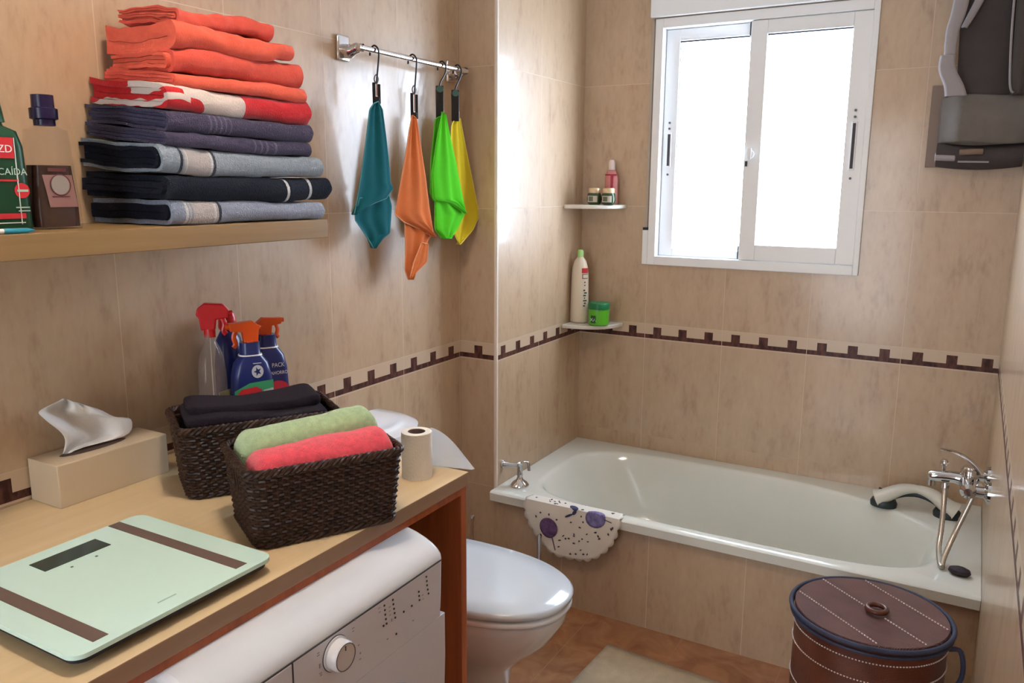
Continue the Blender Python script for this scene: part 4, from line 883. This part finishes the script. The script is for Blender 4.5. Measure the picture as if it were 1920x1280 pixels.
MB().lathe([(0.018, 0.186), (0.018, 0.196), (0.0235, 0.198), (0.0235, 0.216), (0.019, 0.218), (0.0185, 0.240), (0.001, 0.241)], c, 24).build('cap', mat('purple_black_cap', (0.012, 0.006, 0.04), 0.3), t)
xf = c.x + 0.0325
MB().add([(xf, 0.882, SZ + 0.040), (xf, 0.935, SZ + 0.040), (xf - 0.003, 0.930, SZ + 0.098), (xf - 0.003, 0.874, SZ + 0.098), (xf - 0.001, 0.878, SZ + 0.07)], [(0, 1, 2, 3, 4)]).build('front_label', mat('pinkish_label', (0.26, 0.14, 0.13), 0.4), t, smooth=False)
MB().lathe([(0.017, 0), (0.017, 0.001)], (xf - 0.001, 0.905, SZ + 0.080), 28, 'x').build('label_disc', mat('grey_disc', (0.30, 0.27, 0.26), 0.4), t)
MB().tube([(xf, 0.905 + 0.019 * math.cos(a * PI / 16), SZ + 0.080 + 0.019 * math.sin(a * PI / 16)) for a in range(32)], 0.0008, 6, True).box((xf, 0.888, SZ + 0.058), (xf + 0.0006, 0.921, SZ + 0.060)).box((xf - 0.001, 0.884, SZ + 0.104), (xf, 0.918, SZ + 0.110)).build('label_print', mat('brown_print', (0, 0, 0)), t)
pn = thing('pen', 'blue and white pen lying at left edge of the shelf', 'pen', (0.245, 0.72, SZ))
pa, pb = Vector((0.238, 0.63, SZ + 0.0048)), Vector((0.258, 0.806, SZ + 0.0048))
MB().tube([pa, pa.lerp(pb, 0.72)], 0.0042, 12).build('barrel', M_white, pn)
MB().tube([pa.lerp(pb, 0.72), pa.lerp(pb, 0.75), pa.lerp(pb, 0.93), pb], [0.0042, 0.0046, 0.0044, 0.001], 12).build('pen_cap', mat('sky_blue_plastic', (0.03, 0.30, 0.42), 0.3), pn)

# ------------------------------------------------------------------ towel rail, clips, cloths
rl = thing('towel_rail', 'short chrome towel rail on left wall holding four clips', 'towel rail', (0.04, 2.15, 1.90))
RX, RZ = 0.070, 1.902
for yy in (1.893, 2.450):
    MB().box((0.0005, yy - 0.026, RZ - 0.034), (0.012, yy + 0.026, RZ + 0.038)).build('wall_plate', mat('satin_chrome', (0.68, 0.64, 0.62), 0.2, 1.0), rl, bevel=0.012, seg=4)
    br_ = MB().tube(smooth_path([(0.010, yy, RZ - 0.006), (0.035, yy, RZ - 0.008), (0.058, yy + (0.004 if yy < 2 else -0.004), RZ), (RX + 0.004, yy + (0.010 if yy < 2 else -0.008), RZ)], 4), [0.020] * 5 + [0.015] * 4 + [0.0115] * 4, 16).build('bracket', M_chrome, rl)
MB().tube([(RX, 1.885, RZ), (RX, 2.455, RZ)], 0.0082, 18).build('bar', mat('polished_bar', (0.85, 0.83, 0.88), 0.10, 1.0), rl)
def clip(u, zt_, zb_, kind, label):
    y = W(u, 100, 0, RX).y; t = thing('hook_clip', label, 'clip', (RX, y, zb_))
    hk = smooth_path([(RX - 0.014, y - 0.004, RZ - 0.014), (RX - 0.012, y - 0.002, RZ + 0.004), (RX, y, RZ + 0.014), (RX + 0.013, y + 0.001, RZ + 0.003), (RX + 0.014, y + 0.002, RZ - 0.020), (RX + 0.008, y - 0.001 - 0.018 * kind, zt_ + 0.012), (RX + 0.006, y - 0.001 - 0.022 * kind, zt_ - 0.004)], 5)
    MB().tube(hk, 0.0027, 8).build('hook', M_dark, t)
    yc = y - 0.002 - 0.020 * kind; xc = RX + 0.006; d = Vector((0.72, -0.69, 0)).normalized() if kind else Vector((0.8, -0.6, 0)); n = Vector((-d.y, d.x, 0))
    def side(w0, w1, g0, g1, ztop, zbot):
        vs = []
        for z, g in ((ztop, g0), (zbot, g1)):
            for w, gg in ((w0, g), (w1, g), (w1, g + 0.006), (w0, g + 0.006)): vs.append(Vector((xc, yc, z)) + n * w + d * gg)
        return vs
    B = MB(); F6 = [(3, 2, 1, 0), (4, 5, 6, 7), (0, 1, 5, 4), (1, 2, 6, 5), (2, 3, 7, 6), (3, 0, 4, 7)]
    if kind:
        B.add(side(-0.014, 0.012, 0.002, 0.000, zt_, zb_), F6); B.build('clip_jaw', M_dark, t, bevel=0.002)
        MB().add(side(-0.012, 0.014, -0.012, -0.007, zt_ - 0.01, zb_ + 0.02), F6).build('clip_jaw', M_dark, t, bevel=0.002)
        cc = Vector((xc, yc, zt_ - 0.011)) + d * 0.0085 - n * 0.001
        r_ = [cc + n * 0.0115 * math.cos(a * PI / 10) + Vector((0, 0, 0.0105 * math.sin(a * PI / 10))) for a in range(20)]
        MB().rings([r_, [p_ + d * 0.001 for p_ in r_]]).build('round_badge', mat('sea_green_badge', (0.06, 0.14, 0.115), 0.4), t)
        MB().tube([Vector((xc, yc, zb_ + 0.032)) + n * 0.013 - d * 0.003, Vector((xc, yc, zb_ + 0.012)) + n * 0.014 - d * 0.003], 0.0022, 8).build('spring', M_chrome, t)
    else:
        B.add(side(-0.012, -0.003, -0.004, -0.003, zt_, zb_), F6); B.add(side(0.003, 0.012, -0.004, -0.003, zt_ - 0.004, zb_), F6); B.add(side(-0.008, 0.008, -0.002, -0.002, zb_ + 0.02, zb_ + 0.002), F6)
        B.build('clip_jaw', M_dark, t, bevel=0.0015)
        MB().tube(smooth_path([Vector((xc, yc, zt_ + 0.022)), Vector((xc, yc, zt_ + 0.010)) + n * 0.006, Vector((xc, yc, zt_ - 0.004)), Vector((xc, yc, zt_ + 0.010)) - n * 0.006], 4, True), 0.002, 8, True).build('swivel_loop', mat('grey_plastic', (0.16, 0.14, 0.14), 0.4), t)
        MB().tube([Vector((xc, yc, zt_ - 0.006)) + d * 0.004, Vector((xc, yc, zb_ + 0.022)) + d * 0.004], 0.002, 8).build('spring', M_chrome, t)
    return y
clip(702, 1.812, 1.752, 0, 'black hook clip on the rail gripping the teal cloth')
clip(773, 1.800, 1.722, 0, 'black hook clip on the rail gripping the orange cloth')
clip(828, 1.836, 1.728, 1, 'black hook clip with green badge gripping the lime cloth')
clip(857, 1.832, 1.730, 1, 'black hook clip with green badge gripping the yellow cloth')

def cloth(label, layers, col, hemcol, seed):
    allp = [W(u, v, 0, x) for pts, x, amp in layers for u, v in pts]
    t = thing('cleaning_cloth', label, 'cloth', (0.09, sum(p.y for p in allp) / len(allp), min(p.z for p in allp)))
    m = mat(label[:12] + '_microfibre', col, 1.0, bump=0.5, bscale=500, sheen=0.05, spec=0.05); hm = mat(label[:12] + '_hem', hemcol, 1.0, spec=0.05)
    for li, (pts, xb, amp) in enumerate(layers):
        P = [W(u, v, 0, xb) for u, v in pts]; zmax = max(p.z for p in P); zmin = min(p.z for p in P); rows = []; NR, NC = 44, 18
        def xoff(y, z, s):
            f = (zmax - z) / (zmax - zmin)
            return xb + amp * (0.25 + f) * math.sin(s * 7.5 + seed + 2.5 * f) + amp * 0.4 * math.sin(s * 17 + seed * 2)
        def span(z):
            ys = []
            for i in range(len(P)):
                a, b_ = P[i], P[(i + 1) % len(P)]
                if (a.z - z) * (b_.z - z) <= 0 and abs(a.z - b_.z) > 1e-9: ys.append(a.y + (b_.y - a.y) * (z - a.z) / (b_.z - a.z))
            return min(ys), max(ys)
        for i in range(NR + 1):
            z = zmax + (zmin - zmax) * i / NR; z = min(max(z, zmin + 2e-5), zmax - 2e-5); a, b_ = span(z)
            rows.append([Vector((max(0.006, xoff(a + (b_ - a) * k / NC, z, k / NC)), a + (b_ - a) * k / NC, z)) for k in range(NC + 1)])
        MB().grid(rows).build('cloth_layer', m, t, solid=0.0022, off=0)
        edge = [r[0] for r in rows] + [r[-1] for r in reversed(rows)]
        e2 = [edge[0]]
        for q in edge[1:]:
            if (q - e2[-1]).length > 0.003: e2.append(q)
        MB().tube(e2, 0.0017, 6).build('hem', hm, t)
cloth('teal microfibre cloth hanging from the leftmost clip on the rail', [
    ([(702, 190), (691, 205), (667, 385), (664, 402), (697, 384), (727, 372), (740, 352), (734, 343), (729, 300), (716, 205), (708, 190)], 0.094, 0.006),
    ([(672, 370), (663, 402), (663, 413), (701, 465), (733, 437), (733, 385), (728, 366)], 0.082, 0.007)], (0.007, 0.105, 0.125), (0.10, 0.30, 0.32), 1)
cloth('orange microfibre cloth hanging from the second clip, longest of the four', [
    ([(773, 216), (768, 240), (744, 401), (762, 417), (791, 429), (814, 443), (799, 333), (779, 218)], 0.094, 0.007),
    ([(758, 405), (764, 507), (771, 524), (779, 514), (797, 478), (803, 450), (811, 435), (790, 415)], 0.080, 0.008),
    ([(790, 455), (776, 492), (771, 520), (780, 512), (801, 491), (803, 457)], 0.090, 0.003)], (0.62, 0.16, 0.045), (0.78, 0.36, 0.20), 2)
cloth('lime green microfibre cloth hanging from the third clip', [
    ([(829, 210), (819, 268), (812, 325), (815, 375), (844, 380), (873, 399), (856, 300), (836, 212)], 0.100, 0.006),
    ([(816, 222), (809, 300), (808, 362), (814, 376), (826, 370), (830, 230), (827, 218)], 0.086, 0.003),
    ([(815, 365), (819, 430), (832, 447), (845, 447), (860, 427), (874, 400), (850, 372)], 0.088, 0.007)], (0.085, 0.56, 0.015), (0.16, 0.66, 0.06), 3)
cloth('yellow microfibre cloth hanging from the last clip, behind the lime one', [
    ([(857, 216), (846, 234), (842, 330), (846, 430), (860, 458), (884, 431), (897, 403), (880, 308), (863, 218)], 0.074, 0.006)], (0.66, 0.50, 0.02), (0.75, 0.66, 0.15), 4)

# ------------------------------------------------------------------ laundry hamper
hc = Vector((1.512, 2.045, 0)); ha, hb = 0.188, 0.178; HZ = 0.492
hm = thing('laundry_hamper', 'round dark bamboo laundry hamper with lid in front of bathtub', 'hamper', hc)
def bamboo(name, c1, c2, scale_axis, rough=0.35, freq=160):
    m, nt, b = new_mat(name); N = nt.nodes; L = nt.links
    tc = N.new('ShaderNodeTexCoord'); mp = N.new('ShaderNodeMapping'); L.new(tc.outputs['Object'], mp.inputs[0]); mp.inputs['Rotation'].default_value = (0, 0, scale_axis)
    w = N.new('ShaderNodeTexWave'); w.inputs['Scale'].default_value = freq; w.inputs['Distortion'].default_value = 0.6; w.bands_direction = 'X' if name.endswith('slats') else 'Z'; L.new(mp.outputs[0], w.inputs[0])
    n = N.new('ShaderNodeTexNoise'); n.inputs['Scale'].default_value = 14; n.inputs['Detail'].default_value = 4; L.new(mp.outputs[0], n.inputs[0])
    r = N.new('ShaderNodeValToRGB'); L.new(n.outputs[0], r.inputs[0]); r.color_ramp.elements[0].position = 0.3; r.color_ramp.elements[1].position = 0.7; r.color_ramp.elements[0].color = (*c1, 1); r.color_ramp.elements[1].color = (*c2, 1)
    x = N.new('ShaderNodeMix'); x.data_type = 'RGBA'; x.blend_type = 'MULTIPLY'; x.inputs[0].default_value = 0.45; L.new(r.outputs[0], x.inputs[6]); L.new(w.outputs[0], x.inputs[7]); L.new(x.outputs[2], b.inputs['Base Color'])
    bp = N.new('ShaderNodeBump'); bp.inputs['Strength'].default_value = 0.6; bp.inputs['Distance'].default_value = 0.002; L.new(w.outputs[0], bp.inputs['Height']); L.new(bp.outputs[0], b.inputs['Normal']); b.inputs['Roughness'].default_value = rough
    return m
SA = math.atan2(1.0, 0.0)
pl0, pl1 = W(1500, 1105, 2, HZ), W(1655, 1210, 2, HZ); la = math.atan2(pl1.y - pl0.y, pl1.x - pl0.x)
Mst = mat('white_thread', (0.66, 0.56, 0.52), 0.8)
mb = MB().lathe([(0.97, 0.0), (0.965, 0.2), (0.955, HZ - 0.012)], hc, 72, sx=ha * 0.97, sy=hb * 0.97)
for z in (0.445, 0.395, 0.30):
    for k in range(150):
        a0, a1 = 2 * PI * k / 150, 2 * PI * (k + 0.5) / 150
        mb.tube([hc + Vector((ha * 0.9385 * math.cos(a), hb * 0.9385 * math.sin(a), z)) for a in (a0, a1)], 0.0016, 5, mi=1)
mb.build('hamper_wall', [bamboo('hamper_bamboo', (0.11, 0.022, 0.009), (0.19, 0.042, 0.016), 0.0, 0.35, 120), Mst], hm)
lidmb = MB().lathe([(0.94, HZ - 0.012), (0.94, HZ - 0.003), (0.93, HZ)], hc, 72, sx=ha, sy=hb)
cb = mat('blue_purple_binding', (0.030, 0.036, 0.070), 0.75, var=0.3, vscale=12)
MB().tube([hc + Vector((ha * 0.985 * math.cos(a), hb * 0.985 * math.sin(a), HZ - 0.006)) for a in [2 * PI * k / 96 for k in range(96)]], 0.0056, 12, True).build('cloth_binding', cb, hm)
MB().tube([hc + Vector((ha * 0.975 * math.cos(a), hb * 0.975 * math.sin(a), HZ - 0.022)) for a in [2 * PI * k / 96 for k in range(96)]], 0.004, 8, True).build('cloth_binding', cb, hm)
rg = W(1644, 1142, 2, HZ + 0.008)
MB().tube([rg + Vector((0.022 * math.cos(a), 0.022 * math.sin(a), 0.002)) for a in [2 * PI * k / 28 for k in range(28)]], 0.0068, 10, True).build('lid_ring', mat('dark_red_wood', (0.10, 0.028, 0.014), 0.35), hm)
mb = lidmb; d = Vector((math.cos(la), math.sin(la), 0)); n = Vector((-d.y, d.x, 0))
def inside(p): q = p - hc; return (q.x / ha) ** 2 + (q.y / hb) ** 2 < 0.86
for (u0, v0) in ((1500, 1108), (1535, 1080), (1605, 1077)):
    q0 = W(u0, v0, 2, HZ + 0.0012)
    for k in range(90):
        p0 = q0 + d * (k * 0.0085); p1 = p0 + d * 0.0040
        if inside(p0) and inside(p1) and (p0 - rg).xy.length > 0.028: mb.tube([p0, p1], 0.0018, 5, mi=1)
mb.build('lid_panel', [bamboo('lid_bamboo_slats', (0.15, 0.068, 0.062), (0.22, 0.105, 0.095), -la, 0.3, 120), Mst], hm)
MB().tube(smooth_path([hc + Vector((ha * 0.94, 0.02, 0.43)), hc + Vector((ha * 1.08, 0.03, 0.425)), hc + Vector((ha * 1.12, 0.03, 0.36)), hc + Vector((ha * 0.96, 0.02, 0.30))], 5), 0.006, 8).build('side_handle', cb, hm)

# ------------------------------------------------------------------ bath mat
def rug():
    a = W(1140, 1213, 2, 0.01); e1 = (W(1338, 1281, 2, 0.01) - a); e2 = (W(1070, 1283, 2, 0.01) - a); e1.normalize(); e2 = Vector((e1.y, -e1.x, 0))
    t = thing('bath_mat', 'beige bath mat with dark sprig print on the floor', 'mat', (a + e1 * 0.27 + e2 * 0.25).xy.to_3d())
    rows = []
    for i in range(21):
        row = []
        for k in range(31): row.append(a + e2 * (0.5 * i / 20) + e1 * (0.55 * k / 30) + Vector((0, 0, 0.002 + 0.001 * noise.noise(Vector((i * .5, k * .5, 0))))))
        rows.append(row)
    o = MB().grid(rows).build('mat_body', mat('beige_pile', (0.40, 0.31, 0.20), 0.95, bump=0.6, bscale=300, var=0.08, vscale=30), t, solid=0.010, off=-1)
    mb = MB(); c0 = W(1180, 1271, 2, 0.0145); rnd = random.Random(3)
    for k in range(26):
        an = rnd.uniform(0, 2 * PI); l = rnd.uniform(0.012, 0.045); s = c0 + Vector((rnd.uniform(-.02, .02), rnd.uniform(-.02, .01), 0.0))
        mb.tube([s, s + Vector((math.cos(an) * l, math.sin(an) * l, 0.0))], [0.0028, 0.0008], 5, flat=0.3)
    mb.build('printed_sprig', mat('dark_brown_print', (0.08, 0.055, 0.045), 0.9), t)
rug()

# ------------------------------------------------------------------ grey towels hanging in the far right corner
def hang():
    Mtg = mat('warm_grey_cloth', (0.165, 0.145, 0.13), 0.9, bump=0.3, bscale=300, var=0.08, vscale=20); Mdg = mat('charcoal_cloth', (0.062, 0.050, 0.050), 0.9, bump=0.3, bscale=300, var=0.1, vscale=15)
    Mlg = mat('pale_grey_cloth', (0.34, 0.31, 0.32), 0.85, bump=0.2, bscale=300)
    bd = MB().box((1.468, 3.215, 1.588), (1.515, 3.236, 1.86)); tag(bd.build('wall_strip', mat('tan_strip', (0.24, 0.17, 0.13), 0.5), smooth=False, bevel=0.002), 'narrow brown strip on back wall at left of the hanging bag', 'board')  # thin tan strip flat on the back wall beside the bag
    t = thing('hanging_bag', 'grey fabric bag hanging on back wall in upper right corner', 'bag', (1.63, 3.17, 1.58))
    # lower pocket: bulging front with rounded bottom
    rows = []
    for i in range(25):
        a = i / 24; z = 1.815 - 0.150 * a; rows.append([Vector((1.505 + 0.25 * k / 20, 3.236 - (0.085 + 0.025 * math.sin(a * PI * 0.8)) * min(1, 0.35 + 3 * min(k / 20, 1 - k / 20 + 0.3)), z + 0.004 * math.sin(k * 0.3))) for k in range(21)])
    MB().grid(rows).build('pocket', Mtg, t, solid=0.006)
    MB().rings([[Vector((1.503 + 0.252 * s, 3.182 + 0.052 * math.cos(a) , 1.628 + 0.040 * math.sin(a) - 0.010 * math.sin(PI * s))) for a in [2 * PI * k / 24 for k in range(24)]] for s in [j / 12 for j in range(13)]]).build('rolled_base', Mdg, t)
    MB().rings([[Vector((1.500 + 0.062 * s, 3.180 + 0.056 * math.cos(a), 1.620 + 0.018 * math.sin(a) - 0.004 * s)) for a in [2 * PI * k / 24 for k in range(24)]] for s in (0, 0.5, 1)]).build('pale_tab', Mlg, t, bevel=0.004)
    MB().tube([(1.572, 3.126, 1.634), (1.62, 3.124, 1.636), (1.640, 3.126, 1.636)], 0.009, 10, flat=0.5).build('tan_tab', mat('tan_tab', (0.22, 0.15, 0.11), 0.8), t)
    MB().tube([(1.570, 3.127, 1.604), (1.66, 3.125, 1.602)], 0.003, 8).build('pale_piping', Mlg, t)
    # upper back cloth, charcoal, two overlapping folds
    def sheet(name, xs, zs, y0, amp, m, ph):
        rows = []
        for i in range(21):
            f = i / 20; xa = xs[0] + (xs[2] - xs[0]) * f; xb = xs[1] + (xs[3] - xs[1]) * f; rows.append([Vector((xa + (xb - xa) * k / 16, y0 + amp * math.sin(k * 0.5 + ph + f), zs[0] + (zs[1] - zs[0]) * f)) for k in range(17)])
        MB().grid(rows).build(name, m, t, solid=0.006)
    sheet('back_cloth', (1.515, 1.755, 1.545, 1.755), (2.40, 1.80), 3.165, 0.008, Mdg, 0)
    sheet('side_cloth', (1.672, 1.757, 1.700, 1.757), (2.40, 1.812), 3.135, 0.006, mat('brown_grey_cloth', (0.075, 0.062, 0.055), 0.9, bump=0.3, bscale=300), 1)
    MB().tube(smooth_path([(1.672, 3.130, 2.40), (1.680, 3.128, 2.05), (1.690, 3.128, 1.88), (1.697, 3.128, 1.83), (1.706, 3.128, 1.818)], 5), 0.0035, 8).build('side_piping', Mlg, t)
    def strap(pts, w0, w1, name):
        P = smooth_path(pts, 6); rows = []
        for i, p_ in enumerate(P):
            f = i / (len(P) - 1); w = w0 + (w1 - w0) * f; rows.append([p_ + Vector((w * (k / 6 - 0.5), -0.006 * math.sin(PI * k / 6), 0)) for k in range(7)])
        MB().grid(rows).build(name, Mlg, t, solid=0.005)
    strap([(1.548, 3.130, 2.42), W(1803, 0, 1, 3.12), W(1786, 60, 1, 3.12), W(1780, 118, 1, 3.12)], 0.048, 0.028, 'strap')
    strap([W(1768, 104, 1, 3.10) + Vector((0.015, 0, 0)), W(1776, 130, 1, 3.10), W(1788, 160, 1, 3.10), W(1792, 180, 1, 3.10)], 0.040, 0.062, 'strap_end')
    strap([(1.66, 3.150, 2.30), W(1832, 10, 1, 3.14), W(1808, 52, 1, 3.14)], 0.03, 0.010, 'narrow_strap')
    MB().lathe([(0.012, 0), (0.012, -0.02), (0.006, -0.025), (0.006, -0.06), (0.012, -0.065)], (1.63, 3.236, 2.40), 16, 'y').build('wall_peg', M_chrome, t)
hang()
